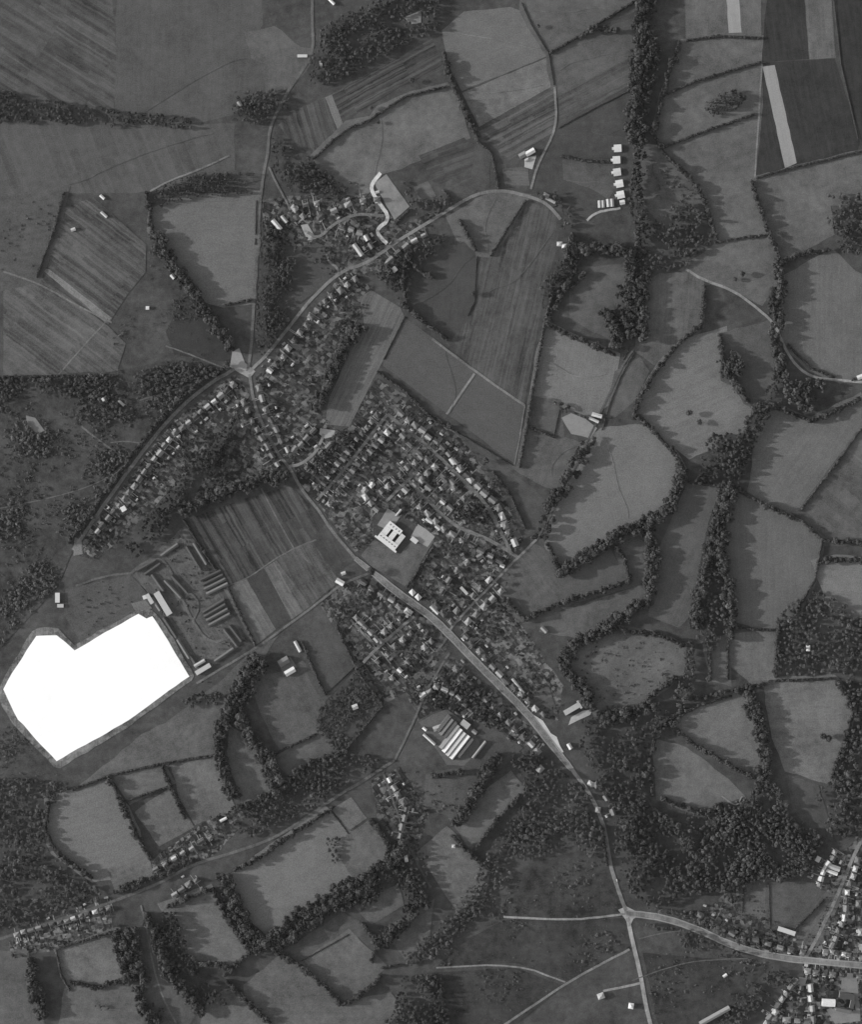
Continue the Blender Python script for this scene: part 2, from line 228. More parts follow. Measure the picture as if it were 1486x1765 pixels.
FIELDS = '''
pasture under the top hedge|73|210,-30 440,-30 444,40 430,60 440,96 456,102 462,150 440,168 395,190 335,205 205,218|m=.3
small pasture by the lane bend|82|432,62 470,54 505,80 480,92 456,101 441,95
paddock inside the lane bend|80|457,101 505,88 532,92 528,106 500,140 466,156|f=5:.12 d=.05,1
corner allotments|70|-40,-40 190,-40 200,100 195,215 -40,215|s=9:.3 f=4:.2 d=.8,.5
corner pasture|74|-40,220 395,222 395,288 262,322 100,325 -40,350|m=.3 s=16:.14 d=.4,1
long strip allotments|61|560,168 745,66 766,118 735,131 690,150 592,211|s=5:.5 f=2.2:.4 d=1,-.55
striped plots by the lane|66|480,215 510,190 562,166 592,222 560,252 536,275 492,232|s=7:.4 f=3:.3 d=.3,1
pale strip of stubble|98|560,168 572,163 593,218 582,224|m=.1
tennis pasture|88|545,270 600,216 642,208 655,190 700,170 768,152 780,166 800,233 745,256 690,283 655,292 640,312 625,330 600,327 580,312 560,292
dark allotments|63|722,268 800,237 820,260 825,280 762,318 746,313|s=6:.3 f=3:.2 d=1,-.36
small plots by the bend|66|770,326 815,304 826,325 788,350|s=12:.2 d=1,-.5
pale hut plot|82|712,322 738,312 752,338 722,345
great top pasture|92|762,52 800,20 880,12 902,20 916,46 946,90 946,96 796,157 772,110|m=.2 f=9:.1 d=1,-.45
lower top pasture|95|797,160 946,98 950,150 826,219|f=9:.1 d=1,-.45
top edge pasture|80|904,14 905,-30 1100,-30 1086,14 1010,45 948,88 917,42
pasture with faint lines|78|950,95 1010,70 1096,38 1098,90 1060,110 985,148 962,158 952,120|f=10:.12 d=1,-.5
striped ley|71|962,166 985,151 1095,95 1092,150 966,217|s=7:.26 f=3:.3 d=1,-.52
lane allotments|72|826,226 955,153 960,190 958,226 900,263 880,276 836,246|s=6:.4 f=2.5:.3 d=1,-.54
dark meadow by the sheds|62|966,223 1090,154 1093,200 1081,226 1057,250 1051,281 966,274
shed paddock|73|966,284 1051,284 1053,320 1040,342 1000,326 969,311
dark corner paddock|60|969,316 1010,331 1035,346 1016,371 990,361 971,331
lane triangle|62|932,290 961,232 962,310 940,326 917,326
narrow paddock|68|827,247 850,256 858,300 862,326 836,329 821,300
nursery beds|80|866,291 910,286 913,320 871,322|s=4:.2 d=1,.05
sloping triangular pasture|86|780,378 850,336 904,342 880,392 846,438 820,434 796,410
long furrowed field|70|908,346 950,361 965,379 962,420 941,500 928,560 905,697 815,636 780,586 818,522 823,442 846,444 880,402|s=11:.2 f=3.5:.4 d=-.24,1
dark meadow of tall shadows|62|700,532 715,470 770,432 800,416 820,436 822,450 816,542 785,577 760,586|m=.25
path field|74|697,547 760,592 815,638 905,699 888,800 775,716 660,630|m=.18 f=8:.06 d=.8,.6
ploughed ribbon|88|640,500 690,530 697,545 662,618 602,735 560,732 566,690 600,612 628,562 620,512|f=4:.4 m=.2 d=-.5,1
wedge pasture|71|792,747 888,804 865,806 952,880 936,896 906,916 876,850 842,800
bright rough meadow|99|945,565 1000,590 1060,615 1055,650 1045,690 1020,712 960,690 920,690 930,620|m=.2
cottage paddock|78|918,692 960,697 965,746 945,736 914,722
paddock below the cottage|80|912,737 955,754 1000,772 995,800 970,836 945,832 893,802
great bright pasture|98|1008,772 1040,746 1095,740 1130,746 1165,790 1176,810 1160,860 1140,888 1090,905 1040,935 970,985 948,940 960,880 985,820|m=.18
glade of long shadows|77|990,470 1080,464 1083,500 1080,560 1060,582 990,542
furrowed close|82|1104,500 1140,480 1206,474 1206,560 1180,590 1140,626 1104,602|f=5:.3 d=-.08,1
lane close|79|1060,640 1104,615 1120,640 1096,690 1060,720 1044,720
curved lane pasture|85|1184,464 1240,425 1320,410 1336,440 1331,490 1312,516 1260,488
striped top field|82|1180,-30 1313,-30 1313,62 1183,70|s=23:.14 f=6:.1 d=0,1
pale sown strip|132|1251,-30 1272,-30 1279,56 1257,57|m=.08
upper hedged pasture|84|1180,76 1313,69 1310,102 1150,163 1165,110
copse pasture|83|1145,166 1312,109 1308,195 1140,253 1134,216
rough thistle pasture|76|1110,262 1130,262 1185,312 1212,345 1216,378 1150,388 1112,340|m=.6
sloping pasture|83|1146,257 1305,198 1300,306 1215,326 1200,311 1150,267
gate pasture|87|1215,331 1295,311 1310,360 1320,405 1240,415 1236,370
dark ploughland|47|1315,108 1440,101 1483,245 1480,258 1372,286 1304,302 1316,180|f=5:.3 d=.22,1
upper dark ploughland|46|1326,-30 1385,-30 1395,102 1314,107 1318,40|f=5:.4 d=.15,1
pale ploughland strip|128|1315,115 1336,112 1374,281 1354,290|m=.06 f=4:.14 d=.2,1
pale stubble corner|82|1386,-30 1432,-30 1442,100 1396,102|s=10:.14 d=.06,1
dark edge field|46|1440,-30 1530,-30 1530,250 1486,246 1452,120|f=6:.3 d=.15,1
wide eastern pasture|85|1308,311 1530,255 1530,340 1422,346 1430,400 1350,441 1335,400 1320,360
great eastern pasture|88|1354,482 1435,440 1470,474 1530,500 1530,640 1450,652 1400,632 1360,592 1345,540|m=.2
lone tree pasture|98|1105,690 1140,632 1180,592 1245,573 1245,620 1236,642 1270,666 1290,692 1285,722 1275,746 1190,782 1165,762 1130,732 1105,716|m=.18
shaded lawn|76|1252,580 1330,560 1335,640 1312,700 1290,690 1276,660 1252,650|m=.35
hollow pasture|88|1328,702 1400,728 1480,688 1492,722 1382,880 1298,850 1310,760|m=.22
ditch field|79|1494,732 1530,740 1530,930 1420,932 1386,882|s=26:.2 d=.7,.6
eastern bowl pasture|86|1258,850 1290,868 1340,880 1416,932 1400,1000 1370,1060 1320,1080 1266,1062 1262,990|m=.16
bright rough corner|100|1410,972 1440,965 1530,972 1530,1062 1440,1052|m=.25
valley pasture|78|1185,832 1242,842 1222,900 1202,1000 1192,1060 1170,1082 1118,1062 1130,960|m=.25
stubble by the lane|76|874,990 920,946 950,962 985,1030 940,1060 905,1066 870,1032|f=6:.24 d=.6,.8
inner hedged close|75|968,1002 1050,960 1076,1006 985,1032|m=.25
small wooded close|77|1066,932 1112,920 1122,950 1112,1012 1080,992
pasture above the orchard|82|942,1072 1100,1020 1112,1030 1060,1072 1010,1102 1000,1092 940,1082
scattered orchard|84|972,1142 1060,1086 1130,1096 1176,1116 1170,1160 1100,1215 1030,1226 1010,1182 985,1166|m=.35
little riverside close|85|1222,1112 1254,1100 1253,1172 1230,1166
copse side close|88|1264,1100 1332,1096 1336,1166 1300,1172 1266,1142
rough triangular meadow|94|1160,1242 1262,1200 1286,1215 1312,1300 1300,1332 1240,1302|m=.3
round copse pasture|94|1324,1176 1436,1172 1470,1215 1460,1260 1432,1342 1360,1322 1340,1270
wood edge pasture|87|1134,1282 1180,1296 1252,1350 1272,1370 1240,1382 1215,1402 1140,1372
wood glade|70|1365,1345 1405,1360 1430,1440 1400,1420 1375,1390|m=.4
upper heath|54|930,1482 1000,1466 1046,1482 1076,1570 1000,1586 860,1582 890,1500|m=.9
middle heath|51|868,1586 1082,1582 1086,1636 980,1690 890,1660 752,1666 800,1622|m=.8
lower heath|51|745,1676 890,1668 972,1700 862,1790 745,1790|m=.8
roadside heath|51|1108,1642 1330,1662 1292,1702 1232,1790 1140,1790|m=.85
paddock under the wood|80|1285,1531 1325,1521 1325,1572 1283,1567
mown field by the town|71|1330,1523 1400,1531 1424,1546 1382,1596 1330,1592|f=6:.12 d=1,0
verge wedge by the town lane|80|1447,1535 1436,1562 1405,1622 1372,1616 1425,1548|f=5:.2 d=-.5,.85
great playing field|98|404,1512 480,1456 560,1400 602,1442 655,1470 600,1522 470,1612 430,1572|m=.18
fenced practice ground|92|572,1395 605,1374 632,1410 601,1432
mown half of the playing field|86|596,1440 634,1414 670,1460 660,1490 612,1518 582,1475
pasture under the lower road|92|284,1562 360,1534 395,1590 427,1632 395,1662 330,1656 310,1602
rounded western pasture|97|84,1382 180,1354 215,1395 246,1470 216,1502 160,1512 95,1466 80,1430|m=.15
little corner pasture|89|196,1502 246,1478 256,1510 206,1530
square close|89|244,1402 290,1370 322,1422 276,1447
narrow upper close|86|195,1332 275,1320 290,1346 226,1376
oblong close|89|304,1321 370,1310 396,1390 340,1411 316,1371
pasture under the white works|83|130,1362 250,1272 375,1212 386,1232 370,1292 280,1316 190,1332
track side pasture|79|300,1240 385,1182 445,1120 470,1105 402,1200 386,1242
slip pasture between tree belts|85|402,1262 450,1292 478,1372 424,1380 398,1302
barn pasture|76|440,1172 490,1166 520,1150 556,1196 540,1232 546,1262 490,1292 460,1232
dark oblong field|66|523,1102 575,1080 606,1146 560,1196 540,1165
pasture above the tree belt|78|478,1312 550,1266 582,1302 520,1342
great market garden|60|315,898 420,860 500,838 570,902 614,962 545,945 385,1012|s=9:.55 f=3:.4 d=.5,.87
pale market strip|84|385,1016 425,998 475,1085 438,1114|s=8:.3 d=.5,.87
dark market strip|58|425,998 455,980 502,1068 475,1085|f=4:.2 d=.5,.87
second pale market strip|82|455,979 476,966 536,1044 502,1068|s=7:.3 d=.5,.87
wide market strip|71|476,966 502,946 578,1008 536,1044|s=8:.28 f=4:.2 d=.5,.87
market strip by the path|79|502,946 536,931 577,990 592,1000 578,1008|s=6:.28 d=.5,.87
dark strip by the road|61|536,929 562,902 614,963 577,990|s=10:.2 d=.5,.87
school field|83|622,957 645,930 690,955 712,930 746,936 700,1012 640,976
bowling green|114|645,316 666,300 706,356 680,379
great western pasture|92|265,366 310,346 440,338 440,400 431,516 385,521 350,511 310,460 285,420 262,396|m=.16
hillside allotments|71|100,362 160,340 252,422 250,470 216,512 186,560 72,470 90,420|s=8:.36 f=3:.3 d=.8,.6
lower hillside allotments|76|5,502 60,470 186,562 216,592 200,646 150,641 100,646 5,652|s=9:.3 f=4:.25 d=.8,.6
pale allotment strip|104|68,462 84,464 192,548 182,556|f=3:.2 d=.8,.6
hazy rough pasture|73|-40,352 110,330 92,400 62,480 -40,502|m=.35
triangular heath|50|285,572 330,482 402,602 405,626 300,612|m=.4
common by the avenue|58|-40,655 150,648 300,620 395,642 300,715 180,860 120,960 100,1010 -40,1160|m=.9
works lawn|72|112,1015 225,990 262,1032 250,1055 140,1110 110,1060|m=.35
pasture in the corner hedges|94|102,1640 200,1608 219,1676 126,1702
bottom corner pasture|84|118,1712 236,1702 248,1790 105,1790
edge paddock|80|-40,1652 40,1645 56,1720 74,1790 -40,1790
stream side pasture|76|240,1612 260,1600 290,1700 332,1740 300,1790 258,1790
bottom centre pasture|84|428,1702 488,1652 512,1670 590,1736 670,1720 684,1738 640,1790 428,1790
pasture under the belt|72|500,1642 590,1582 628,1602 520,1656
twin close|84|525,1662 600,1612 656,1666 602,1720|f=9:.1 d=.6,.8
hollow close|80|622,1562 680,1536 686,1556 642,1582
tree ringed close|80|672,1606 742,1560 730,1622 700,1642
lower belt pasture|84|366,1726 400,1714 455,1790 345,1790
kite shaped pasture|88|730,1472 770,1436 836,1502 828,1540 790,1560 740,1482
leaning pasture|86|785,1412 880,1340 898,1360 850,1412 812,1452
rough ground by the factory|74|742,1342 800,1330 816,1370 780,1402 738,1382|m=.35
factory lawn|67|802,1302 842,1258 888,1290 842,1332 816,1342
green inside the village road|66|492,440 545,428 578,452 560,480 520,510 505,480|m=.3
filling station field|72|905,1200 945,1180 962,1230 935,1240|s=9:.25 d=1,-.5
'''
def opts(s):
    o = {}
    for q in s.split():
        k, v = q.split('=')
        if k == 'm': o['mott'] = float(v)
        elif k in 'sf': o['strip' if k == 's' else 'furrow'] = tuple(float(t) for t in v.split(':'))
        elif k == 'd': o['ang'] = angle_of(v)
    return o
def grow(poly, d):
    A = sum(p[0]*q[1]-q[0]*p[1] for p, q in zip(poly, poly[1:]+poly[:1])); s = 1 if A > 0 else -1; out = []
    for i, p in enumerate(poly):
        a, c = poly[i-1], poly[(i+1) % len(poly)]
        u = (p[0]-a[0], p[1]-a[1]); v = (c[0]-p[0], c[1]-p[1]); lu, lv = math.hypot(*u) or 1, math.hypot(*v) or 1
        n = (u[1]/lu+v[1]/lv, -u[0]/lu-v[0]/lv); L = math.hypot(*n) or 1
        k = min(1.6, 2/L); out.append((p[0]+s*n[0]/L*d*k, p[1]+s*n[1]/L*d*k))
    return out
TIGHT = ('strip', 'plough', 'allotment', 'market', 'nursery', 'plots', 'ley', 'bowling', 'hut plot', 'school', 'heath', 'common', 'practice', 'mown half', 'stubble corner', 'edge field', 'station', 'top field', 'lower top', 'great top', 'lane close', 'works lawn', 'path field', 'ribbon', 'long furrowed', 'dark meadow of')
def fit(label, tail):
    return label if len(label.split()) >= 4 else label+' '+tail
for row in GARDENS.strip().split('\n'):
    nick, tone, poly, op = (row.split('|')+[''])[:4]; poly = P(poly); o = opts(op)
    sheet('garden_ground', poly, ground_mat('garden_beds', float(tone)+6, .3, ang=o.get('ang', 0), speck=2.1 if 'barrack' not in nick else .35, strip=(8, .42 if 'barrack' not in nick else .1), furrow=(2.5, .25)), fit(nick, 'of mixed beds'), amp=2)
    NICK.append('the '+nick if nick.split()[0][-1] != 's' or True else nick); fill(landmark, poly, len(NICK)-1)
NGARD = len(NICK)
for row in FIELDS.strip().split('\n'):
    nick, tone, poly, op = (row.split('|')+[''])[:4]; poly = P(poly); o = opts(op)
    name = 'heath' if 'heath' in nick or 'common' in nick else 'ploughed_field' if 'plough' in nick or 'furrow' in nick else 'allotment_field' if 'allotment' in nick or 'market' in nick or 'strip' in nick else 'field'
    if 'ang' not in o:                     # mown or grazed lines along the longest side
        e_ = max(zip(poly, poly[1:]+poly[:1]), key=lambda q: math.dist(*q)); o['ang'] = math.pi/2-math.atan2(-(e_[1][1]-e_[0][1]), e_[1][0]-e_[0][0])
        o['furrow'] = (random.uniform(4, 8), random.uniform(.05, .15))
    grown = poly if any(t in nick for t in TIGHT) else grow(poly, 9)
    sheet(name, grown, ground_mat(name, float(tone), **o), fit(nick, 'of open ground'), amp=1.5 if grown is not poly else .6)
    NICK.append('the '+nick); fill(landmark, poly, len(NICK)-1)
# blanked-out site: a white sheet stands in for its unseen ground, banked round
BLANKED = P('5,1188 20,1160 62,1096 97,1095 128,1121 180,1090 238,1058 252,1066 262,1062 290,1105 326,1166 220,1242 97,1312 30,1240')
BANK = P('-2,1186 16,1150 55,1088 66,1082 100,1083 128,1112 180,1082 236,1051 262,1052 272,1062 300,1102 334,1165 330,1173 225,1250 103,1324 92,1322 20,1246 -4,1204')
sheet('works_bank', BANK, ground_mat('worn_bank', 96, .8, furrow=(3, .3), speck=.6), 'worn grey bank round the blanked-out white site', amp=1.6)
sheet('blanked_site', BLANKED, ground_mat('blank_white', 252, .05), 'great white sheet standing in for the blanked-out site', amp=.8)
fill(blocked, BANK, 1); fill(landmark, BANK, 0); NICK.append('the white works yard'); fill(landmark, BANK, len(NICK)-1)
# paved and bare patches
for nick, tone, s in (('pale school tennis court', 132, '708,925 720,903 750,925 737,943'), ('pale school yard', 120, '650,905 668,876 690,890 672,915'), ('pale forecourt beside the wide road', 168, '920,1232 936,1242 950,1264 960,1270 972,1296 962,1300 944,1280 930,1262'),
        ('pale chalk drive end near the long shop', 150, '985,1236 1005,1225 1022,1222 1018,1232 996,1242 980,1250'), ('trodden yard beside the pale barn', 92, '480,1140 500,1132 512,1150 488,1165'), ('pale cattle yard at the farm', 150, '905,272 925,268 918,292 904,288'),
        ('pale turning place at the crescent head', 140, '552,738 578,742 576,752 560,756 550,748'), ('open crossroads apron of pale gravel', 128, '396,632 400,606 412,600 422,625 440,640 430,652 408,640'), ('pale triangle of gravel in the village', 140, '518,388 530,386 545,412 530,414'),
        ('bare bank on the upper common', 110, '44,716 60,720 76,742 66,748 46,735'), ('pale gravel junction on the heath', 140, '1066,1568 1080,1562 1096,1570 1110,1572 1092,1584 1086,1598 1078,1584'), ('pale trampled clearing in the top wood', 112, '696,30 726,18 726,40 708,42'), ('factory yard beside the sheds', 84, '722,1245 745,1232 770,1222 812,1252 830,1290 800,1320 770,1318'), ('pale farm yard in the trees', 118, '968,720 985,712 1010,722 1030,738 1018,756 985,748'), ('pale bare plot at the avenue end', 105, '128,925 140,932 142,955 126,958'),
        ('town school playground', 112, '1452,1682 1478,1684 1480,1705 1484,1760 1440,1765 1425,1740 1448,1735 1476,1742 1472,1712 1450,1708'), ('pale square yard in the town', 128, '1378,1684 1392,1686 1388,1698 1376,1696'), ('grey works apron beside the pale block', 96, '225,1040 250,1034 262,1048 250,1056 232,1052')):
    sheet('paved_yard', P(s), ground_mat('paved_yard', tone, .2), fit(nick, 'of bare ground'), z=.56+ZS[0]*.02, amp=1.2); ZS[0] += .004; fill(blocked, P(s), 1)
# ------------------------------------------------------------------ roads
# nick | width | tone | pavements y/n | points
ROADS = '''
straight north road|5|86|n|538,-30 538,45 540,85 525,116 500,150 475,196 463,228 462,262 455,292 448,342 443,430 437,520 433,600 426,640
diagonal avenue|6|100|n|125,948 186,860 236,790 300,711 360,661 404,636
village road|5.5|106|n|428,642 462,610 500,560 545,505 590,466 632,454 665,430 700,406 760,370 800,345 832,331 870,328 916,339 945,352 967,378
winding road south|5|94|n|430,645 438,700 460,746 480,785 498,804 520,845 545,874 575,920 612,962
wide main road|9|104|y|612,962 640,985 690,1025 740,1060 770,1088 800,1120 860,1180 912,1232 945,1276 986,1326
tree lined road|6.5|108|n|986,1326 1020,1370 1044,1430 1050,1480 1064,1530 1080,1570
straight heath road|7|130|n|1080,1570 1090,1620 1105,1680 1115,1740 1128,1790
town road|7.5|108|y|1080,1574 1140,1580 1200,1600 1270,1633 1340,1650 1400,1656 1530,1668
town lane|6|104|n|1390,1650 1412,1612 1448,1535 1466,1490 1484,1450 1500,1430
heath track|3.6|126|n|1080,1575 1040,1580 980,1586 868,1580
pale heath path|2.8|112|n|752,1668 890,1661 975,1693
heath side road|4|104|n|1086,1636 1030,1665 980,1692 850,1780
short drive on the heath|4|124|n|1107,1694 1040,1708
lower estate road|5|100|n|546,862 600,802 650,736 668,714
estate avenue|6|92|n|668,714 700,740 746,776 790,820 840,868 868,925 880,950
inner estate road|5|96|n|744,786 702,828 666,864
curved estate road|6|96|n|704,828 740,865 780,905 830,924 868,944 892,960
lane to the great pasture|4|108|n|775,1086 800,1056 840,1016 882,972 925,930
sunken hedged lane|3.5|78|n|925,930 960,870 985,820 1020,746 1050,680 1075,626 1096,598
crossroads estate street|5|108|n|626,1142 655,1112 690,1082 714,1062
crossroads estate close|4|100|n|604,1068 640,1108 656,1111
market garden lane|4|92|n|640,986 590,1006 560,1030 520,1060 440,1118 338,1178
lower road|5|84|n|680,1310 620,1350 580,1372 520,1415 470,1446 400,1470 330,1490 280,1520 200,1552 110,1582 -30,1628
factory lane|4|84|n|680,1310 710,1250 722,1222 735,1190 775,1125
sunken lane|4|80|n|660,1330 680,1390 710,1470 742,1530
curved eastern lane|4.5|122|n|1183,464 1215,484 1260,498 1300,526 1336,557 1350,592 1366,622 1396,650 1440,655 1530,662
farm lane|4|104|n|956,150 961,220 930,276 915,326
shed track|4|138|n|1012,380 1028,366 1050,362 1070,359
ploughland path|3|104|n|1314,110 1309,195 1302,306
gravel path across the path field|4|118|n|818,644 770,714
field track above the path field|4|100|n|745,584 815,637 905,699
edge path beside the clipped hedge|2|100|n|905,699 897,750 887,802
common path|3|88|n|140,735 160,752 215,790
upper common path|2|84|n|190,763 220,760 252,766
allotment path|2.5|92|n|186,550 140,600 100,646
allotment track|3|96|n|5,468 70,490 130,525 192,556
heath corner path|2.5|88|n|285,596 330,612 392,637
long common path|2|80|n|-20,880 80,860 170,834 215,800
village green road|5|100|n|530,400 548,412 575,386 612,368 662,372
bowling green drive|6.5|172|n|656,298 637,322 650,345 674,378 647,396 658,412 667,420
green loop path|4|104|n|562,438 568,452 581,461 584,474
crescent|5|112|n|498,804 520,800 545,780 558,748
woodland edge track|3|105|n|258,330 290,312 340,294 395,268
barrack estate loop|4.5|84|n|225,988 252,966 285,962 312,1030 330,1068 360,1110 398,1098
barrack estate drive|3.5|82|n|130,1010 180,992 225,988
barrack estate street|3.5|84|n|318,1030 330,1020 345,1045 332,1070
stream path|3|92|n|242,1560 254,1602 260,1650 278,1718 318,1790
farm drive|4|88|n|770,1100 735,1145
orchard house drive|2.5|110|n|1245,1372 1270,1392 1280,1372
long village edge path|3.5|96|n|463,288 474,312 492,345 500,362
market path|2.5|88|n|450,842 478,895 506,945
market cross path|2.2|86|n|386,1012 425,998 470,966 506,945 545,930
heath fork path|2|84|n|1102,1618 1150,1606 1180,1604
heath slant path|2|80|n|1090,1690 1150,1668 1200,1655 1290,1652
common edge track|2.5|82|n|240,690 290,675 330,662
'''
def ribbon(pts, o0, o1, z, t=0, taper=None):
    pts = smooth(pts, 2); q = []; tot = length(pts); run = 0.0
    for i, p in enumerate(pts):
        a = pts[max(0, i-1)]; b = pts[min(len(pts)-1, i+1)]; L = math.dist(a, b) or 1
        nx, ny = -(b[1]-a[1])/L, (b[0]-a[0])/L; j = random.uniform(-.4, .4)
        if i: run += math.dist(pts[i-1], p)
        k_ = 1.0
        if taper: k_ = taper[0]+(1-taper[0])*min(1, run/70) if run < tot/2 else taper[1]+(1-taper[1])*min(1, (tot-run)/70)
        p0, p1 = (o0*k_, o1*k_)
        q.append(((p[0]+nx*(p0+j), p[1]+ny*(p0+j)), (p[0]+nx*(p1+j), p[1]+ny*(p1+j))))
    v = []; f = []
    for l, r in q: v += [X(l, z), X(r, z)]
    n = len(q)
    for i in range(n-1): f.append((2*i, 2*i+1, 2*i+3, 2*i+2))
    if t:
        k = len(v); v += [(x, y, zz-t) for x, y, zz in v]
        for i in range(n-1):
            f += [(2*i, 2*i+2, k+2*i+2, k+2*i), (2*i+1, k+2*i+1, k+2*i+3, 2*i+3)]
    return v, f
ROADPTS = {}
zr = .62
for row in ROADS.strip().split('\n'):
    nick, wd, tone, pv, pts = row.split('|'); pts = P(pts); wd = float(wd); ROADPTS[nick] = pts
    nm = 'road' if wd >= 5 else 'path' if 'path' in nick else 'lane'
    tp = (.55, .65) if nick == 'wide main road' else None
    v, f = ribbon(pts, -wd/2, wd/2, zr, 0, tp)
    tag(link(nm, pymesh(nm, v, f), ground_mat('road_surface', float(tone), .5, furrow=(2.2, .2), speck=.2)), fit(nick, 'with a worn surface'), kind='structure')
    if pv == 'y':                          # raised pavement and verge on both sides, kerb 0.12 m
        for s in (-1, 1):
            v, f = ribbon(pts, s*(wd/2+.02), s*(wd/2+2.2), zr+.12, .14, tp)
            tag(link('pavement', pymesh('pavement', v, f), ground_mat('pavement_surface', float(tone)+20, .4)), ('upper' if s < 0 else 'lower')+' pavement and kerb of the '+nick, kind='structure')
    zr += .004
    NICK.append('the '+nick)
    for x, y, _, _ in walk(pts, 2): disc(blocked, x, y, wd/2+1.5+(2 if pv == 'y' else 0), 1); disc(landmark, x, y, wd/2+2, len(NICK)-1)

# faint trodden tracks across the bigger pastures
TR = 0
for row in FIELDS.strip().split('\n'):
    nick, tone, poly, op = (row.split('|')+[''])[:4]; poly = P(poly)
    if TR > 16 or any(t in nick for t in ('strip', 'plough', 'allotment', 'market', 'stubble')): continue
    cx_, cy_ = sum(p[0] for p in poly)/len(poly), sum(p[1] for p in poly)/len(poly)
    if not (0 < cx_ < 1486 and 0 < cy_ < 1765): continue
    i = random.randrange(len(poly)); a_, c_ = poly[i], poly[(i+len(poly)//2) % len(poly)]
    if math.dist(a_, c_) < 70: continue
    k_ = lambda p, t: (p[0]+(cx_-p[0])*t+random.uniform(-6, 6), p[1]+(cy_-p[1])*t+random.uniform(-6, 6))
    pts = [k_(a_, .12), k_(a_, .55), k_((cx_, cy_), 0), k_(c_, .5), k_(c_, .15)]
    v, f = ribbon(pts, -.55, .55, zr); zr += .003; TR += 1
    tag(link('path', pymesh('path', v, f), ground_mat('trodden_track', float(tone)*1.06+2, .6)), fit('faint trodden track over the '+nick, ''), kind='structure')
# ------------------------------------------------------------------ buildings
def wall_mesh(L, W, h):
    v = [(sx*L/2, sy*W/2, z) for z in (-.3, h) for sx, sy in ((-1, -1), (1, -1), (1, 1), (-1, 1))]
    return v, [(0, 1, 5, 4), (1, 2, 6, 5), (2, 3, 7, 6), (3, 0, 4, 7), (4, 5, 6, 7)]
def roof_mesh(L, W, h, rise, kind, over=.5):
    a, b = L/2+over, W/2+over
    v = [(-a, -b, h), (a, -b, h), (a, b, h), (-a, b, h)]
    if kind == 'flat':
        v = [(x, y, h+.02) for x, y, _ in v]+[(x, y, h+.5) for x, y, _ in v]
        return v, [(3, 2, 1, 0), (0, 1, 5, 4), (1, 2, 6, 5), (2, 3, 7, 6), (3, 0, 4, 7), (4, 5, 6, 7)]
    r = a-(b*.95 if kind == 'hip' else 0)
    v += [(-r, 0, h+rise), (r, 0, h+rise)]
    return v, [(0, 1, 5, 4), (2, 3, 4, 5), (1, 2, 5), (3, 0, 4), (3, 2, 1, 0)]
def box(x, y, z, sx, sy, sz):
    v = [(x+i*sx/2, y+j*sy/2, z+k*sz) for k in (0, 1) for i, j in ((-1, -1), (1, -1), (1, 1), (-1, 1))]
    return v, [(0, 1, 5, 4), (1, 2, 6, 5), (2, 3, 7, 6), (3, 0, 4, 7), (4, 5, 6, 7), (3, 2, 1, 0)]
PROTO = {}
def proto(kind, tone, shape):
    k = (kind, tone, shape)
    if k in PROTO: return PROTO[k]
    L, W, h, rise = (9.5, 7.6, 5.0, 3.0) if kind == 'house' else (3.4, 2.6, 2.0, .8)
    wm = pymesh('wall', *wall_mesh(L, W, h)); wm.materials.append(MAT['render' if tone in ('grey', 'pale') else 'wall'])
    rm = pymesh('roof', *roof_mesh(L, W, h, rise, shape)); rm.materials.append(MAT[tone])
    cm = None
    if kind == 'house':
        cm = pymesh('chimney', *box(1.6, .5, h+1.2, 1.0, .8, 3.0)); cm.materials.append(MAT['chimney'])
    xm = None
    if kind == 'house':
        xv, xf = box(-1.2, -W/2-1.4, -.2, 4.2, 2.76, 2.9); xm = pymesh('extension', xv, xf); xm.materials.append(MAT['concrete' if shape == 'hip' else 'grey'])
    PROTO[k] = (wm, rm, cm, xm); return PROTO[k]
TW = {'dark': 'dark tiled', 'mid': 'brown tiled', 'grey': 'grey slated', 'pale': 'pale roofed'}
NHOUSE = [0]
def place(name, kind, x, y, ang, tone, shape, label, cat, group, s=(1, 1, 1)):
    wm, rm, cm, xm = proto(kind, tone, shape)
    e = empty(name, X((x, y)), ang); e.scale = s; tag(e, label, cat, group)
    link('wall', wm, parent=e); rf = link('roof', rm, parent=e)
    if cm: link('chimney', cm, parent=rf)
    if xm and random.random() < .5: link('extension', xm, parent=e)
    disc(blocked, x, y, 5.5*s[0] if kind == 'house' else 2, 1); return e
